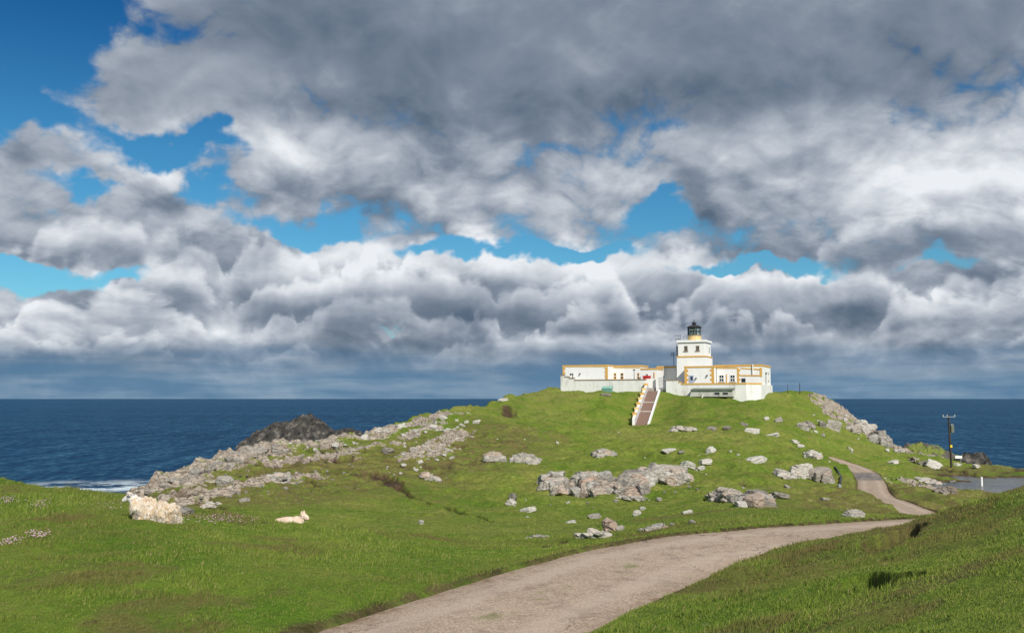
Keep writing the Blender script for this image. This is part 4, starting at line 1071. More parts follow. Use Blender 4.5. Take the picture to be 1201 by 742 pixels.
def quoin(root, s, d, z0, z1, w=0.55, side=1, mat=m_ochre, body=0.0):
    mb = MB(); z = z0; k = 0
    while z < z1 - 0.05:
        hh = min(0.42, z1 - z); ww = w if k % 2 else w * 0.6
        mb.box(s, s + side * ww, d - 0.035 - body, d + 0.02, z, z + hh); z += hh + 0.003; k += 1
    mb.build("quoin", mat, root)
def window(root, s0, s1, d, z0, z1, bars=(1, 1), surround=None, frame=m_white, name="window", sill=True):
    fr = MB(); e = 0.09
    fr.box(s0, s1, d - 0.06, d - 0.005, z1 - e, z1); fr.box(s0, s1, d - 0.06, d - 0.005, z0, z0 + e)
    fr.box(s0, s0 + e, d - 0.06, d - 0.005, z0 + e, z1 - e); fr.box(s1 - e, s1, d - 0.06, d - 0.005, z0 + e, z1 - e)
    w = fr.build(name, surround or frame, root)
    MB().box(s0 + e, s1 - e, d - 0.025, d - 0.004, z0 + e, z1 - e).build("pane", m_pane, w)
    if bars:
        g = MB()
        for i in range(bars[0]):
            x = s0 + (s1 - s0) * (i + 1) / (bars[0] + 1); g.box(x - .03, x + .03, d - .05, d - .028, z0 + e, z1 - e)
        for i in range(bars[1]):
            z = z0 + (z1 - z0) * (i + 1) / (bars[1] + 1); g.box(s0 + e, s1 - e, d - .056, d - .0505, z - .06, z + .06)
        g.build("glazing_bars", frame, w)
    if sill: MB().box(s0 - .12, s1 + .12, d - .16, d - .003, z0 - .13, z0 - .003).build("sill", m_stone if surround is None else surround, w)
    return w
def wpx(root, pa, pb, ya, yb, d, **k):
    return window(root, s_of(pa, d), s_of(pb, d), d, z_of(pa, yb, d), z_of(pa, ya, d), **k)
def strip(root, pa, pb, ya, yb, d, mat, name="band", t=0.05, py2=None):
    """painted raised band on a wall; py2 gives the right-hand y pair for a raking one"""
    s0, s1 = s_of(pa, d), s_of(pb, d); y2 = py2 or (ya, yb)
    a0, a1, b0, b1 = z_of(pa, yb, d), z_of(pa, ya, d), z_of(pb, y2[1], d), z_of(pb, y2[0], d)
    v = [(s0, d - t, a0), (s1, d - t, b0), (s1, d - t, b1), (s0, d - t, a1), (s0, d + .02, a0), (s1, d + .02, b0), (s1, d + .02, b1), (s0, d + .02, a1)]
    return MB().add(v, [(0,1,2,3),(5,4,7,6),(0,4,5,1),(1,5,6,2),(2,6,7,3),(3,7,4,0)]).build(name, mat, root)
def wall_lamp(root, px, py, d):
    s, z = s_of(px, d), z_of(px, py, d)
    MB().box(s - .08, s + .08, d - .25, d - .003, z - .08, z + .12).tube((s, d - .22, z + .02), (s, d - .30, z - .18), .11, .13).build("wall_lamp", m_black, root)

# courtyard level behind the walls
mb = MB(); mb.prism([(s_of(659, 0.6), 0.6), (s_of(862, 0.6), 0.6), (s_of(868, 0.6) + .5, 2.6), (s_of(868, 0.6) + .5, 15), (s_of(659, .6), 15)], -1.2, 0.75)
tag(mb.build("courtyard", m_yard, empty("tmp")), kind="structure")
cy_o = bpy.data.objects["courtyard"]; tmp = cy_o.parent; cy_o.parent = None; bpy.data.objects.remove(tmp)
cy_o.location = (OX, OY, OZ); cy_o.rotation_euler = (0, 0, -YAW)

# --- left keepers' block
A = station("flat_roofed_house", "long low white house with ochre quoins at the left end of the lighthouse station", "house")
s0, s1, zt = wall_box(A, 660, 712.8, 5, 13, 429.4); parapet(A, s0, s1, 5, 13, zt)
quoin(A, s0 - 0.02, 5, z_of(660, 441, 5), zt, .6, 1); quoin(A, s1 - .5, 5, 0.8, zt - .003, .5, 1); quoin(A, s1 + .02, 5, 0.8, zt - .003, .6, -1, body=0.01)
strip(A, 660, 712.6, 429.4, 430.4, 5, m_cream, "string_course")
wall_lamp(A, 680.5, 438, 5)
wpx(A, 668.5, 672.5, 437.5, 444, 5, bars=(1, 1), surround=m_grey)
B = station("flat_roofed_house", "middle white house with ochre window surrounds, set back left of the steps", "house")
s0b, s1b, ztb = wall_box(B, 713.6, 752, 8.5, 13.5, 430.2)
s0b_ = s0b; parapet(B, s0b, s1b, 8.5, 13.5, ztb, h=.36)
for a, c_ in ((716.8, 719.4), (720.2, 722.8), (728, 731.2), (747.6, 749.8)):
    wpx(B, a, c_, 437.2, 444.5, 8.5, bars=(0, 1), surround=m_ochre)
strip(B, 714.5, 751, 430.6, 431.6, 8.5, m_cream, "string_course")
C_ = station("entrance_lodge", "small white block with ochre coping right behind the head of the steps", "building")
s0c, s1c, ztc = wall_box(C_, 751.5, 770.5, 3.5, 8.0, 433.4); parapet(C_, s0c, s1c, 3.5, 8.0, ztc, h=.3)
strip(C_, 766.9, 768.0, 436, 446, 3.5, m_ochre, "downpipe", 0.1)
wpx(C_, 757.5, 760.5, 438, 441.5, 3.5, bars=(0, 0))
Dk = station("linking_range", "plain white range linking the left houses to the tower", "building")
s0d, s1d, ztd = wall_box(Dk, 770.8, 797, 9, 12.6, 431.3); parapet(Dk, s0d, s1d, 9, 12.6, ztd, h=.38)
strip(Dk, 771.5, 775, 441.6, 457, 9, m_grey, "door", .06)
strip(Dk, 793.4, 794.1, 432, 446, 9, m_black, "downpipe", .1)

# --- tower
T = station("lighthouse_tower", "square white lighthouse tower with glazed black-domed lantern on top", "lighthouse")
td = 5.6
ta, tb = s_of(795.7, td), s_of(827.5, td); side = tb - ta; tcx, tcy = (ta + tb) / 2, td + side / 2
zc, zs_ = z_of(812, 401.3, td), z_of(812, 418.9, td)
ex = 0.22
v = []
for e_, z in ((ex + .12, -2.0), (ex, zs_)):
    v += [(ta - e_, td - e_, z), (tb + e_, td - e_, z), (tb + e_, td + side + e_, z), (ta - e_, td + side + e_, z)]
MB().add(v, [(3,2,1,0),(4,5,6,7),(0,1,5,4),(1,2,6,5),(2,3,7,6),(3,0,4,7)]).build("lower_stage", m_white, T, 0.03)
MB().box(ta - ex - .07, tb + ex + .07, td - ex - .07, td + side + ex + .07, zs_ + .002, zs_ + .26).build("string_course", m_ochre, T, .02)
MB().box(ta, tb, td, td + side, zs_ + .262, zc).build("upper_stage", m_white, T, .03)
MB().box(ta - .26, tb + .26, td - .26, td + side + .26, zc + .002, zc + .22).box(ta - .17, tb + .17, td - .17, td + side + .17, zc + .222, zc + .42).build("cornice", m_white, T, .02)
for a, c_ in ((803.2, 807.1), (817.0, 820.9)):
    window(T, s_of(a, td), s_of(c_, td), td, z_of(812, 411.0, td), z_of(812, 405.4, td), bars=(1, 1), frame=m_stone)
# slit on the right-hand face
fy = td + side * .62
w_ = MB().box(tb + .003, tb + .05, fy, fy + .8, z_of(812, 413, td), z_of(812, 406, td)).build("window", m_board, T)
MB().box(tb + .052, tb + .06, fy + .1, fy + .7, z_of(812, 412.4, td), z_of(812, 406.6, td)).build("pane", m_grey, w_)
Yc = OY + tcx * tY + tcy * bY
def zc_(py): return ray(816, py)[1] * Yc - OZ
R_ = 1.28
MB().lathe([(R_ * 1.04, zc + .3), (R_ * 1.04, zc_(397.2)), (R_ * 1.0, zc_(396.8)), (R_, zc_(394.3)), (R_ * 1.06, zc_(394.2)), (R_ * 1.06, zc_(393.6)), (R_ * .9, zc_(393.5))], tcx, tcy, 24).build("lantern_drum", m_cream, T)
L = MB().lathe([(R_ * .93, zc_(393.4)), (R_ * .93, zc_(384.3))], tcx, tcy, 12).build("lantern", m_lglass, T)
bars = MB()
for i in range(12):
    a = 2 * math.pi * i / 12 + .13; x, y = tcx + math.cos(a) * R_ * .96, tcy + math.sin(a) * R_ * .96
    bars.tube((x, y, zc_(393.5)), (x, y, zc_(384.2)), .055, k=6)
for zz_ in (zc_(393.3), zc_(388.7), zc_(384.5)):
    pr = [(R_ * .93, zz_ - .05), (R_ * 1.0, zz_ - .05), (R_ * 1.0, zz_ + .05), (R_ * .93, zz_ + .05)]
    bars.lathe(pr, tcx, tcy, 24)
bars.build("glazing_bars", m_black, L)
# dark blind on the landward third, and the lens
bl = MB()
for i in range(5):
    a0, a1 = math.radians(214 + i * 17), math.radians(231 + i * 17 - .5)
    q = [(tcx + math.cos(a) * r, tcy + math.sin(a) * r) for a, r in ((a0, R_ * .86), (a1, R_ * .86), (a1, R_ * .84), (a0, R_ * .84))]
    if i in (0, 2, 3): bl.prism(q, zc_(393.2), zc_(384.6))
bl.build("blind", m_felt, L)
MB().lathe([(.25, zc_(393.3)), (.42, zc_(392.3)), (.52, zc_(389)), (.42, zc_(385.8)), (.15, zc_(384.8))], tcx, tcy, 16).build("lens", m_lens, L, smooth=True)
MB().lathe([(R_ * 1.10, zc_(384.4)), (R_ * 1.12, zc_(383.7)), (R_ * .98, zc_(383.0)), (R_ * .72, zc_(381.9)), (R_ * .40, zc_(381.2)), (.30, zc_(380.9)), (.24, zc_(380.2))], tcx, tcy, 24).build("dome", m_black, T)
MB().lathe([(.22, zc_(380.4)), (.40, zc_(379.8)), (.46, zc_(379.0)), (.38, zc_(378.1)), (.18, zc_(377.5)), (.05, zc_(376.4)), (.03, zc_(374.6))], tcx, tcy, 14).build("ball_vent", m_black, T)
rl = MB()
for i in range(20):
    a = 2 * math.pi * i / 20; x, y = tcx + math.cos(a) * 2.35, tcy + math.sin(a) * 2.35
    rl.tube((x, y, zc + .42), (x, y, zc + 1.25), .018, k=5)
    a2 = 2 * math.pi * (i + 1) / 20; rl.tube((x, y, zc + 1.24), (tcx + math.cos(a2) * 2.35, tcy + math.sin(a2) * 2.35, zc + 1.24), .02, k=5)
rl.build("gallery_rail", m_grey, T)

# --- right-hand houses
R1_ = station("flat_roofed_house", "square white building framed in ochre with a pale blue door, below the tower", "house")
s0, s1, zt = wall_box(R1_, 803, 837.6, 2.6, 9.0, 431.0); parapet(R1_, s0, s1, 2.6, 9.0, zt, h=.32)
quoin(R1_, s0 - .02, 2.6, 0.8, zt - .002, .75, 1); quoin(R1_, s1 + .02, 2.6, .8, zt - .002, .75, -1)
dd = strip(R1_, 808.2, 813.6, 439.8, 449.8, 2.6, m_blue, "door", .07)
strip(dd, 810.0, 812.4, 441.2, 445.6, 2.52, m_pane, "pane", .03)
wall_lamp(R1_, 816.6, 443.3, 2.6); wall_lamp(R1_, 829.6, 440, 2.6)
R2_ = station("flat_roofed_house", "long white right-hand house with two white sash windows and ochre parapet", "house")
s0, s1, zt = wall_box(R2_, 838.4, 893.8, 4.4, 14.5, 430.2, pyr=429.2); parapet(R2_, s0, s1, 4.4, 14.5, zt, h=.36)
strip(R2_, 839.9, 840.5, 431, 450, 4.4, m_black, "downpipe", .1)
strip(R2_, 851.8, 852.8, 438.6, 449.6, 4.4, m_ochre, "downpipe", .1)
for a, c_ in ((843.3, 849.3), (856.2, 862.3)):
    wpx(R2_, a, c_, 439.4, 447.6, 4.4, bars=(1, 1))
quoin(R2_, s_of(864.6, 4.4), 4.4, .8, z_of(865, 431, 4.4), .6, 1)
strip(R2_, 841, 864.5, 430.4, 432.0, 4.4, m_ochre, "band", .06)
strip(R2_, 869.0, 891.4, 431.0, 432.4, 4.4, m_ochre, "band", .05, (432.2, 433.8))
strip(R2_, 869.0, 891.4, 439.4, 441.0, 4.4, m_ochre, "band", .055)
strip(R2_, 891.5, 894.0, 431.0, 441.4, 4.4, m_ochre, "band", .07)
strip(R2_, 869.6, 874.4, 443.5, 448.0, 4.4, m_pane, "window", .05)
MB().tube((s_of(883, 4.2), 4.2, z_of(883, 438, 4.2)), (s_of(883, 4.2), 4.2, z_of(883, 427, 4.2)), .09).build("flue", m_white, R2_)
for zz2 in (438, 447): MB().box(s1 + .003, s1 + .07, 11.5, 12.0, z_of(894, zz2, 4.4) , z_of(894, zz2, 4.4) + .35).build("vent", m_stone, R2_)

# --- retaining walls
WL = station("retaining_wall", "long weathered whitewashed wall with brown coping left of the steps", "wall")
zl = z_of(700, 446.0, 0)
xs = [s_of(657.5, 0), s_of(662, 0), s_of(667.5, 0), s_of(673.5, 0), s_of(757.5, 0)]
zs2 = [z_of(660, 440.3, 0), z_of(665, 442.4, 0), z_of(670, 444.0, 0), zl]
mb = MB(); cp = MB()
for i in range(4):
    mb.box(xs[i] + .001 * (i > 0), xs[i + 1], 0, .5, -3.4, zs2[i]); cp.box(xs[i] - .03, xs[i + 1] + (.03 if i < 3 else 0), -.06, .56, zs2[i] + .002, zs2[i] + .2)
mb.box(xs[0], xs[0] + .5, .501, 14.5, -3.4, zs2[0]); mb.build("wall", m_wall, WL); cp.build("coping", m_stone, WL)
WR = station("retaining_wall", "whitewashed wall with ochre coping below the right-hand houses, turning at its corner", "wall")
mb = MB(); zr1 = z_of(787, 446.2, 0); zr2 = z_of(840, 450.8, 0); zr3 = z_of(875, 450.4, 0)
sa, sb, sc_, sd_ = s_of(781, 0), s_of(795, 0), s_of(798.5, 0), s_of(875, 0)
d4 = 2.6; se = s_of(893.4, d4)
mb.box(sa, sb, 0, .5, -3, zr1); mb.box(sb + .001, sc_, 0, .5, -3, (zr1 + zr2) / 2); mb.box(sc_ + .001, sd_, 0, .5, -4, zr2)
mb.prism([(sd_ + .001, 0), (se, d4), (se - .3, d4 + .45), (sd_ + .001, .5)], -4, zr2 + .004)
mb.prism([(se, d4 + .001), (se, 15), (se - .5, 15), (se - .5, d4 + .45), (se - .3, d4 + .451)], -4, zr2 + .002)
mb.build("wall", m_wall, WR)
cp = MB(); cp.box(sa - .03, sb + .03, -.06, .56, zr1 + .002, zr1 + .2); cp.build("coping", m_stone, WR)
cp = MB(); cp.box(sb + .04, sc_ + .04, -.06, .56, (zr1 + zr2) / 2 + .002, (zr1 + zr2) / 2 + .18)
cp.box(sc_ + .05, sd_, -.06, .56, zr2 + .006, zr2 + .3)
cp.prism([(sd_ + .001, -.06), (se + .05, d4 - .05), (se - .3, d4 + .5), (sd_ + .001, .56)], zr2 + .006, zr2 + .3)
cp.build("coping", m_ochre, WR)
# raking white wall piece stepping up to the right end
v = []
p_a, p_b = (se + .004, d4 + .1), (se + .004, 14)
# --- lean-to store
S = station("lean_to_store", "low grey boarded store with green felt roof and two dark windows, against the wall", "shed")
ds = -2.0
s0, s1 = s_of(808.5, ds), s_of(858.6, ds); z0, z1 = z_of(830, 464.9, ds), z_of(830, 457.8, ds)
MB().add([(s0, ds, z0), (s1, ds, z0), (s1, -.05, z0), (s0, -.05, z0), (s0 + .4, ds, z1), (s1, ds, z1), (s1, -.05, z1 + .25), (s0 + .4, -.05, z1 + .25)],
         [(3,2,1,0),(4,5,6,7),(0,1,5,4),(1,2,6,5),(2,3,7,6),(3,0,4,7)]).build("wall", m_board, S)
MB().add([(s0 + .2, ds - .25, z1 + .01), (s1 + .15, ds - .25, z1 + .01), (s1 + .15, -.03, z1 + .31), (s0 + .2, -.03, z1 + .31), (s0 + .2, ds - .25, z1 + .16), (s1 + .15, ds - .25, z1 + .16), (s1 + .15, -.03, z1 + .46), (s0 + .2, -.03, z1 + .46)],
         [(3,2,1,0),(4,5,6,7),(0,1,5,4),(1,2,6,5),(2,3,7,6),(3,0,4,7)]).build("roof", m_felt, S)
for a, c_ in ((837, 844.2), (846.8, 854)): wpx(S, a, c_, 459.4, 463.2, ds, bars=(0, 0), frame=m_board, sill=False)
for px in (812, 833.5, 857):
    s = s_of(px, ds + .2); MB().box(s - .09, s + .09, ds + .1, ds + .28, z0 - 1.6, z0 - .003).build("leg", m_wood, S)
s = s_of(823.5, ds - .2); MB().tube((s - .25, ds - .35, z0 - .75), (s + .1, ds - .15, z0 + .35), .13, k=8).build("prop", m_wall, S)

# --- flight of steps
def G(px, py, Y): return Vector(at(px, py, Y))
st = empty("flight_of_steps", (0, 0, 0)); tag(st, "straight flight of brown steps with white side walls climbing to the gate", "steps")
b0 = Vector(((750.8 - CX) / F * 157.5, 157.5, ray(750, 499.5)[1] * 157.5)); t0_ = Vector(((765.5 - CX) / F * 175.2, 175.2, ray(765, 458.2)[1] * 175.2))
st.location = b0
rel = t0_ - b0; hor = Vector((rel.x, rel.y, 0)); LEN = hor.length; RISE = rel.z; dirh = hor.normalized()
st.rotation_euler = (0, 0, math.atan2(dirh.y, dirh.x))   # local x climbs, local y to the left
n_st = 42; wd = 1.05
mb = MB()
for i in range(n_st):
    x0, x1 = LEN * i / n_st, LEN * (i + 1) / n_st; z = RISE * (i + 1) / n_st
    if i not in (16, 27): mb.box(x0 + .001, x1, -wd, wd, z - 2.2, z)
mb.build("treads", m_step, st)
lm = MB()
for i in (16, 27):
    x0, x1 = LEN * i / n_st, LEN * (i + 1) / n_st; z = RISE * (i + 1) / n_st
    MB().box(x0 + .001, x1, -wd, wd, z - 2.2, z).build("landing_edge", m_board, st)
lw = MB(); lc = MB(); K7 = 7
for i in range(K7):
    x0, x1 = LEN * i / K7, LEN * (i + 1) / K7 + (0.6 if i == K7 - 1 else 0); zb = RISE * i / K7; zt = RISE * (i + .45) / K7 + 1.25
    lw.add([(x0 + .001, wd + .002, zb - 2.6), (x1, wd + .002, zb - 1.6), (x1, wd + .4, zb - 1.6), (x0 + .001, wd + .4, zb - 2.6), (x0 + .001, wd + .002, zt - .3), (x1, wd + .002, zt + .35), (x1, wd + .4, zt + .35), (x0 + .001, wd + .4, zt - .3)],
           [(3,2,1,0),(4,5,6,7),(0,1,5,4),(1,2,6,5),(2,3,7,6),(3,0,4,7)])
    pc = MB().box(x1 - .62, x1 + .0, wd - .04, wd + .66, zb - 1.8, zt + .62).build("pier", m_cream if i % 2 else m_ochre, st, .04)
lw.build("side_wall", m_white, st)
rw = MB()
for i in range(K7):
    x0, x1 = LEN * i / K7, LEN * (i + 1) / K7; zb = RISE * i / K7
    rw.add([(x0 + .001, -wd - .3, zb - 2.6), (x1, -wd - .3, zb - 1.6), (x1, -wd - .002, zb - 1.6), (x0 + .001, -wd - .002, zb - 2.6), (x0 + .001, -wd - .3, zb + .38), (x1, -wd - .3, zb + RISE / K7 + .30), (x1, -wd - .002, zb + RISE / K7 + .30), (x0 + .001, -wd - .002, zb + .38)],
           [(3,2,1,0),(4,5,6,7),(0,1,5,4),(1,2,6,5),(2,3,7,6),(3,0,4,7)])
rw.build("kerb_wall", m_white, st)
hr = MB(); N5 = 13
for i in range(N5 + 1):
    x = LEN * i / N5; z = RISE * i / N5; hr.tube((x, wd - .12, z), (x, wd - .12, z + .95), .03, k=6)
    if i < N5: hr.tube((x, wd - .12, z + .95), (LEN * (i + 1) / N5, wd - .12, RISE * (i + 1) / N5 + .95), .035, k=6)
hr.build("handrail", m_blue, st)
MB().box(LEN + .002, LEN + 1.6, -wd - .3, wd + .4, RISE - 2.5, RISE - .02).build("top_landing", m_board, st)

# --- gate
g_ = station("wrought_gate", "open ironwork gate between white walls at the head of the steps", "gate")
gd = .2; s0, s1 = s_of(772.6, gd), s_of(780.6, gd); z0, z1 = z_of(776, 457.2, gd), z_of(776, 442.5, gd)
fr = MB(); e = .07
fr.box(s0, s0 + e, gd, gd + e, z0, z1); fr.box(s1 - e, s1, gd, gd + e, z0, z1); fr.box(s0 + e, s1 - e, gd, gd + e, z1 - e, z1); fr.box(s0 + e, s1 - e, gd, gd + e, z0 + .1, z0 + .1 + e)
fr.build("frame", m_grey, g_)
br = MB(); n_ = 8
for i in range(1, n_): 
    x = s0 + (s1 - s0) * i / n_; br.tube((x, gd + .035, z0 + .17), (x, gd + .035, z1 - .07), .022, k=6)
for j in range(1, 4):
    zz3 = z0 + (z1 - z0) * j / 4
    br.tube((s0 + .07, gd + .03, zz3 - .3), (s1 - .07, gd + .03, zz3 + .3), .025, k=6); br.tube((s0 + .07, gd + .045, zz3 + .3), (s1 - .07, gd + .045, zz3 - .3), .025, k=6)
br.build("bars", m_grey, g_)
PW = station("gate_wall", "short white wall between the steps and the ironwork gate", "wall")
MB().box(s_of(757.6, .9), s_of(768.5, .9), .9, 1.25, -1.5, z_of(763, 443.8, .9)).box(s_of(769.5, .1), s_of(772.3, .1), .1, .55, -1.5, z_of(770, 441.5, .1)).build("wall", m_white, PW)
RB = station("storage_box", "low bright red box behind the top of the steps", "box")
sr0, sr1 = s_of(754, 1.5), s_of(762, 1.5); zr = z_of(758, 442.0, 1.5)
MB().box(sr0, sr1, 1.5, 2.3, .75, zr).build("body", m_red, RB, .03); MB().box(sr0 - .05, sr1 + .05, 1.44, 2.36, zr + .002, zr + .26).build("lid", m_red, RB, .04)

def lamp_post(px, pyt, pyb, d, label, grp=None):
    o = empty("lamp_post", (0, 0, 0)); s = s_of(px, d)
    zb, zt = z_of(px, pyb, d), z_of(px, pyt, d)
    w = Vector((OX + s * tX + d * bX, OY + s * tY + d * bY, OZ + zb)); o.location = w; hgt_ = zt - zb; tag(o, label, "lamp post")
    MB().tube((0, 0, -.6), (0, 0, hgt_ * .93), .07, .05).build("post", m_black, o)
    MB().lathe([(.10, hgt_ * .90), (.26, hgt_ * .93), (.24, hgt_ * .985), (.08, hgt_)], 0, 0, 10).build("lamp_head", m_black, o)
lamp_post(743.8, 433, 447, 2.2, "black lamp post standing behind the wall left of the steps")
lamp_post(898.3, 436.5, 460, 8.5, "slim black lamp post at the right-hand end of the station")

# --- aerials and cabinet beside the tower
M1 = station("aerial_mast", "tall mast with cross bars on the left edge of the tower", "aerial")
sx_, dx_ = s_of(794.0, 8), 8.0
MB().tube((sx_, dx_, z_of(794, 432, 8)), (sx_, dx_, z_of(794, 392.8, 8)), .06, k=8).build("mast", m_grey, M1)
MB().tube((sx_ - .3, dx_, z_of(794, 393.4, 8)), (sx_ + .95, dx_, z_of(794, 393.4, 8)), .05, k=6).tube((sx_ - .3, dx_, z_of(794, 397.6, 8)), (sx_ + .85, dx_, z_of(794, 397.6, 8)), .045, k=6).tube((sx_ + .5, dx_, z_of(794, 393.2, 8)), (sx_ + .5, dx_, z_of(794, 403, 8)), .045, k=6).tube((sx_ + .8, dx_, z_of(794, 393.2, 8)), (sx_ + .8, dx_, z_of(794, 400, 8)), .035, k=6).build("cross_bars", m_black, M1)
M2 = station("aerial_mast", "short dark aerial standing on the roof left of the tower", "aerial")
s2 = s_of(790.6, 10); mb = MB().tube((s2, 10, z_of(790, 430.5, 10)), (s2, 10, z_of(790, 412.8, 10)), .055, k=8); mb.build("mast", m_black, M2)
mb = MB()
for yy2 in (413.2, 414.8, 416.6): mb.tube((s2 - .65, 10, z_of(790, yy2, 10)), (s2 + .3, 10, z_of(790, yy2, 10)), .035, k=6)
mb.tube((s2 - .35, 10, z_of(790, 412.8, 10)), (s2 - .35, 10, z_of(790, 418, 10)), .04, k=6); mb.build("cross_bars", m_black, M2)
CB = station("equipment_cabinet", "tall grey cabinet fixed high on the left side of the tower", "cabinet")
MB().box(ta - .95, ta - .30, 8.2, 8.9, z_of(794, 419.2, 8), z_of(794, 406.8, 8)).build("body", m_board, CB, .03); MB().box(ta - 1.0, ta - .26, 8.15, 8.95, z_of(794, 406.8, 8) + .002, z_of(794, 406.8, 8) + .12).build("lid", m_grey, CB)

# --- green store bin on the grass
q = hit(711, 459.5)
kb = empty("storage_bin", (q[0], q[1] - .2, q[2])); kb.rotation_euler = (0, 0, -YAW); tag(kb, "green lidded bin against the left-hand white wall", "bin")
MB().box(-.95, .95, 0, .9, -.1, .62).build("body", m_green, kb, .03)
MB().add([(-1.0, -.08, .622), (1.0, -.08, .622), (1.0, .95, .622), (-1.0, .95, .622), (-.98, 0, .72), (.98, 0, .72), (.98, .95, 1.1), (-.98, .95, 1.1)], [(3,2,1,0),(4,5,6,7),(0,1,5,4),(1,2,6,5),(2,3,7,6),(3,0,4,7)]).build("lid", paint("pale_green_paint", (0.22, 0.42, 0.34), (.15, .25, .2), .3), kb)
stone(711, 463.5, 14, 1.6, "flat stone slab in the grass below the green bin", name="stone_slab", cat="stone", tilt=0.03, deep=.5)

# ---------------------------------------------------------------- poles
def pole(px, pyb, pyt, r, label, name="post", Y=None):
    q = hit(px, pyb) if Y is None else None
    o = empty(name, tuple(q)); Hh = (ray(px, pyt)[1] * q[1]) - q[2]
    return o, Hh
q = hit(1116, 548); o = empty("utility_pole", tuple(q)); tag(o, "dark timber electricity pole with cross arm and transformer beside the pool", "pole")
Hh = ray(1116, 487)[1] * q[1] - q[2]; u = q[1] / F
MB().tube((0, 0, -.5), (-.14, 0, Hh), .17, .12, 12).build("post", m_wood, o)
MB().box(-.14 - 7.2 * u, -.14 + 7.0 * u, -.2, -.13, Hh - .24, Hh - .16).build("cross_arm", m_grey, o)
for dx in (-6.8, -2.2, 6.6): MB().lathe([(.05, Hh - .16), (.08, Hh - .05), (.05, Hh + .03), (.07, Hh + .09), (.02, Hh + .14)], -.14 + dx * u, -.165, 8).build("insulator", m_board, o)
tr = MB().box(.06, .50, -.28, .2, Hh - 20 * u, Hh - 11.5 * u).build("transformer", m_felt, o, .04)
MB().tube((.18, -.1, Hh - 11.4 * u), (.18, -.1, Hh - 9.6 * u), .05, .05, 8).build("bushing", m_board, tr)
MB().tube((.38, -.1, Hh - 11.4 * u), (.38, -.1, Hh - 9.6 * u), .05, .05, 8).build("bushing", m_board, tr)
MB().box(-.16, .14, -.22, -.19, Hh - 37 * u, Hh - 34 * u).build("warning_plate", m_yellow, o)
q = hit(1127, 545); o = empty("sign_board", tuple(q)); tag(o, "small blank white board on a stake right of the electricity pole", "sign")
u = q[1] / F
MB().tube((0, 0, -.3), (0, 0, 9 * u), .04, k=8).build("stake", m_grey, o); MB().box(-6.5 * u, .2, -.09, -.05, 7.5 * u, 10.6 * u).build("board", m_white, o, .01)
# marker post in the pool
x_, y_m, z_m = at(1145, 568.5, 113.0); o = MB().tube((0, 0, -.8), (0, 0, 1.08), .13, .12, 12).build("marker_post", m_white)
o.location = ((1145 - CX) / F * 113.5, 113.5, POND_Z); tag(o, "short white marker post standing in the pool", "post")
for px, pyt, pyb, r, lab in ((924, 451, 461.5, .05, "thin post on the skyline right of the station, shorter one"), (938.2, 449.3, 462, .08, "dark post on the skyline right of the station, taller one")):
    q = hit(px, pyb)
    hh = ray(px, pyt)[1] * q[1] - q[2]
    o = MB().tube((0, 0, -.4), (0, 0, hh), r, r * .8, 8).tube((0, 0, hh), (0, 0, hh + .05), r * 1.15, r * .9, 8).build("post", m_wood); o.location = tuple(q); tag(o, lab, "post")
# black drain pipe by the knoll
pts = [hit(a, c_) for a, c_ in ((979, 549), (983, 554), (986.5, 561), (985.5, 568), (984, 571))]
o = empty("drain_pipe", tuple(pts[0])); tag(o, "bent black drain pipe on the grass between the knoll and the far road", "pipe")
mb = MB()
for a, c_ in zip(pts[:-1], pts[1:]): mb.tube(Vector(a - pts[0]) + Vector((0, 0, .16)), Vector(c_ - pts[0]) + Vector((0, 0, .12)), .10, k=8)
mb.build("pipe", m_black, o); e_ = pts[-1] - pts[0]; MB().tube(Vector(e_) + Vector((0, 0, .16)), Vector(e_) + Vector((.02, -.25, .12)), .15, k=10).build("collar", m_grey, o)
# ---------------------------------------------------------------- sheep
def fleshy(balls, voxel, name, mat, parent=None, smooth_it=4, noise=None):
    """one continuous skin over a set of tapered forms: balls = (x,y,z, rx,ry,rz [,rot_y])"""
    bm = bmesh.new()
    for b_ in balls:
        x, y, z, rx_, ry_, rz_ = b_[:6]
        R = Matrix.Identity(4)
        if len(b_) > 6: R = Matrix.Rotation(b_[7] if len(b_) > 7 else 0, 4, 'Z') @ Matrix.Rotation(b_[6], 4, 'Y')
        bmesh.ops.create_uvsphere(bm, u_segments=20, v_segments=12, radius=1.0, matrix=Matrix.Translation((x, y, z)) @ R @ Matrix.Diagonal((rx_, ry_, rz_, 1)))
    me = bpy.data.meshes.new("tmp"); bm.to_mesh(me); bm.free()
    o = bpy.data.objects.new("tmp", me); COL.objects.link(o)
    r = o.modifiers.new("r", 'REMESH'); r.mode = 'VOXEL'; r.voxel_size = voxel
    s = o.modifiers.new("s", 'SMOOTH'); s.iterations = smooth_it; s.factor = .6
    dg = bpy.context.evaluated_depsgraph_get(); me2 = bpy.data.meshes.new_from_object(o.evaluated_get(dg))
    bpy.data.objects.remove(o); me2.name = name
    if noise is not None:
        n = len(me2.vertices); co = np.empty(n * 3); me2.vertices.foreach_get("co", co); co = co.reshape(-1, 3)
        no = np.empty(n * 3); me2.vertex_normals.foreach_get("vector", no); no = no.reshape(-1, 3)
        me2.vertices.foreach_set("co", (co + no * noise(co)[:, None]).ravel()); me2.update()
    me2.polygons.foreach_set("use_smooth", np.ones(len(me2.polygons), dtype=bool))
    me2.materials.clear(); me2.materials.append(mat)
    return link(name, me2, mat, parent)
m_fleece, t, b = material("shaggy_fleece")
p = coord(t)
n1 = t.noise(p, 5.5, 5, .6); n2 = t.noise(t.vec('MULTIPLY', p, (1, 1, .35)), 42, 5, .7)
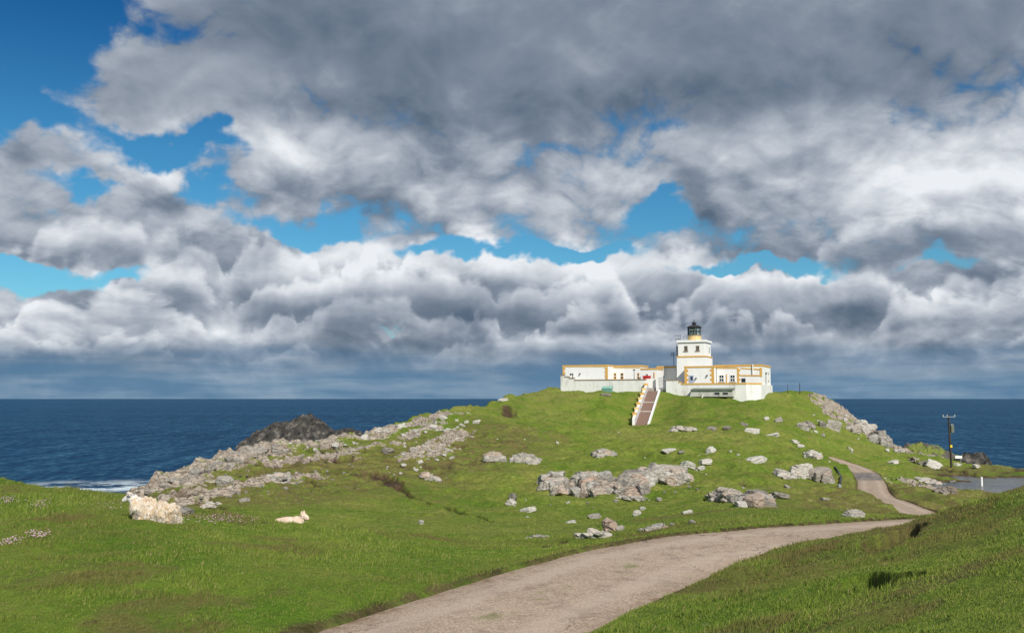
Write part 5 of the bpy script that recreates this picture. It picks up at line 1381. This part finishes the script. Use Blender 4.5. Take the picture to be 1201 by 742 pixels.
c = t.ramp(n1, [(0.3, (0.72, 0.66, 0.58)), (0.48, (0.66, 0.55, 0.42)), (0.62, (0.60, 0.44, 0.27)), (0.75, (0.46, 0.36, 0.30))])
c = t.mix(t.step(n2, .52, .30, 0, .55), c, (0.26, 0.17, 0.11, 1))
t.l.new(c, b.inputs['Base Color']); b.inputs['Roughness'].default_value = .95; t.l.new(t.bump(n2, .8, .03), b.inputs['Normal'])
m_hide, t, b = material("short_pale_wool")
n1 = t.noise(coord(t), 7, 4, .6)
t.l.new(t.ramp(n1, [(0.3, (0.72, 0.60, 0.48)), (0.6, (0.66, 0.47, 0.36)), (0.75, (0.58, 0.42, 0.33))]), b.inputs['Base Color']); b.inputs['Roughness'].default_value = .95
t.l.new(t.bump(t.noise(coord(t), 60, 3, .6), .5, .01), b.inputs['Normal'])
m_face, t, b = material("white_sheep_face")
t.l.new(t.ramp(t.noise(coord(t), 14, 3, .6), [(0.4, (0.74, 0.69, 0.64)), (0.7, (0.55, 0.46, 0.42))]), b.inputs['Base Color']); b.inputs['Roughness'].default_value = .9
m_eye, t, b = material("dark_eye"); b.inputs['Base Color'].default_value = (.01, .008, .006, 1); b.inputs['Roughness'].default_value = .15
m_horn, t, b = material("horn"); t.l.new(t.ramp(t.noise(coord(t), 30, 3, .6), [(0.4, (0.22, 0.17, 0.12)), (0.6, (0.42, 0.35, 0.26))]), b.inputs['Base Color'])

# the ewe lies with her head to the left and away, her rump towards us
qa = hit(152, 607); qb = hit(208, 614); 
mid_e = (qa + qb) / 2; mid_e[2] = min(float(ground_z(np.array([mid_e[0]]), np.array([mid_e[1]]))[0]), ray(180, 613)[1] * mid_e[1])
dv = qa - qb; yaw_e = math.atan2(0.16, -1.0)
ewe = empty("sheep", (mid_e[0], mid_e[1], mid_e[2] - .06), yaw_e); ewe.scale = (0.93, 0.98, 0.98); ewe.rotation_euler = (0, -0.10, yaw_e)
tag(ewe, "big shaggy ewe with ragged cream fleece lying on the near bank, head to the left", "sheep")
fx = math.atan2(dv[2] - 0, np.hypot(dv[0], dv[1]))
balls = [(0.0, 0, .23, .50, .27, .25), (.24, 0, .30, .28, .24, .27), (-.30, 0, .22, .28, .28, .24), (.44, 0, .40, .16, .14, .19),
         (.56, 0, .50, .12, .10, .13), (.645, .0, .555, .115, .092, .11), (.73, 0, .520, .11, .066, .074, .40), (.805, 0, .475, .060, .053, .053),
         (.61, .13, .64, .095, .024, .045, -.7, 1.25), (.61, -.13, .64, .095, .024, .045, -.7, -1.25),
         (.30, .12, .05, .16, .05, .05), (.30, -.12, .05, .16, .05, .05),
         (-.12, .16, .07, .20, .08, .07), (-.12, -.16, .07, .20, .08, .07), (-.52, 0, .20, .06, .05, .10)]
fleshy(balls, .014, "body", m_face, ewe, 3)
def shag(co):
    a = fbm3(co + 3, 5.0, 3) - .5; st_ = fbm3(co * np.array([1, 1, .4]) + 9, 16, 3, .6) - .5; f_ = fbm3(co * np.array([1, 1, .5]), 48, 2) - .5
    return a * .17 + st_ * .16 + f_ * .05
fb = [(0.0, 0, .25, .53, .31, .27), (.25, 0, .34, .29, .27, .27), (-.32, 0, .26, .31, .31, .27), (.42, 0, .40, .16, .17, .19), (-.16, .02, .38, .17, .17, .12), (.10, .05, .44, .2, .17, .11), (-.42, .1, .34, .15, .14, .12)]
fl_ = fleshy(fb, .012, "fleece", m_fleece, ewe, 2, shag)
# loose locks hanging from the shedding fleece
def locks(seed, n, src, ln, wd_, mat, parent, name="locks"):
    g = np.random.default_rng(seed); me = src.data
    k = len(me.vertices); co = np.empty(k * 3); me.vertices.foreach_get("co", co); co = co.reshape(-1, 3)
    no = np.empty(k * 3); me.vertex_normals.foreach_get("vector", no); no = no.reshape(-1, 3)
    ids = g.choice(k, n, replace=True); c0 = co[ids]; nn = no[ids]
    ok = c0[:, 2] > .05; c0 = c0[ok]; nn = nn[ok]; n = len(c0)
    tv = g.normal(size=(n, 3)); tv -= (tv * nn).sum(1)[:, None] * nn; tv /= np.linalg.norm(tv, axis=1)[:, None]
    L_ = ln * g.uniform(.5, 1.4, n)[:, None]
    tip = c0 + nn * L_ * .45 + np.array([-.25, 0, -.75]) * L_ + g.normal(size=(n, 3)) * ln * .2
    v = np.stack([c0 - tv * wd_, c0 + tv * wd_, tip], 1).reshape(-1, 3)
    return link(name, np_mesh(name, v, np.arange(n * 3).reshape(-1, 3)), mat, parent)
lk = locks(4, 9000, fl_, .045, .006, m_fleece, fl_, "wool_locks")
for sy_ in (-1, 1):
    MB().lathe([(.001, -.012), (.009, -.008), (.012, 0), (.009, .008), (.001, .012)], 0, 0, 10).build("eye", m_eye, ewe, smooth=True).location = (.690, sy_ * .080, .575)
    hn = MB(); pv = None
    for i in range(9):
        a = i * .42; p_ = Vector((.585 - math.sin(a) * .085, sy_ * (.05 + i * .011), .655 + (1 - math.cos(a)) * .0 + math.sin(a + .4) * .05)); 
        if pv is not None: hn.tube(pv, p_, .020 * (1 - (i - 1) / 10), .020 * (1 - i / 10), 8)
        pv = p_
    hn.build("horn", m_horn, ewe)

# the lamb lies beyond the crest, facing right
q = hit(338, 613.5); gzv = float(ground_z(np.array([q[0] + .0]), np.array([25.4]))[0])
x_l = (344 - CX) / F * 25.4
lamb = empty("lamb", (x_l, 25.4, min(gzv, ray(338, 616.5)[1] * 25.4) - .10), math.radians(-14)); lamb.scale = (1.12, 1.12, 1.12)
tag(lamb, "cream lamb lying on the turf right of the ewe, head up and facing right", "lamb")
balls = [(-.02, 0, .16, .34, .15, .15), (.18, 0, .18, .17, .135, .15), (-.26, 0, .14, .17, .14, .13), (-.42, 0, .09, .07, .035, .035, .4), (.30, 0, .26, .09, .08, .11),
         (.35, -.01, .335, .085, .075, .09), (.42, -.02, .31, .075, .055, .062, .5), (.465, -.025, .275, .042, .038, .038),
         (.31, .085, .385, .022, .05, .028, 0, .5), (.335, -.085, .405, .026, .026, .062, .25, 0), (.33, .07, .41, .024, .024, .055, -.15, 0),
         (.26, .11, .045, .16, .04, .04), (.26, -.11, .045, .16, .04, .04), (.40, -.11, .03, .06, .03, .026), (.40, .11, .03, .06, .03, .026),
         (-.16, .15, .07, .14, .055, .065), (-.16, -.15, .07, .14, .055, .065), (-.03, -.17, .03, .09, .03, .028), (-.03, .17, .03, .09, .03, .028)]
lb = fleshy(balls, .009, "body", m_hide, lamb, 3, lambda co: (fbm3(co, 30, 3) - .5) * .018)
for sy_ in (-1, 1):
    MB().lathe([(.001, -.010), (.008, -.006), (.010, 0), (.008, .006), (.001, .010)], 0, 0, 10).build("eye", m_eye, lamb, smooth=True).location = (.402, -.015 + sy_ * .066, .345)
MB().lathe([(.001, -.012), (.013, -.006), (.015, 0), (.01, .008), (.001, .012)], 0, 0, 10).build("nose", m_horn, lamb, smooth=True).location = (.500, -.027, .278)
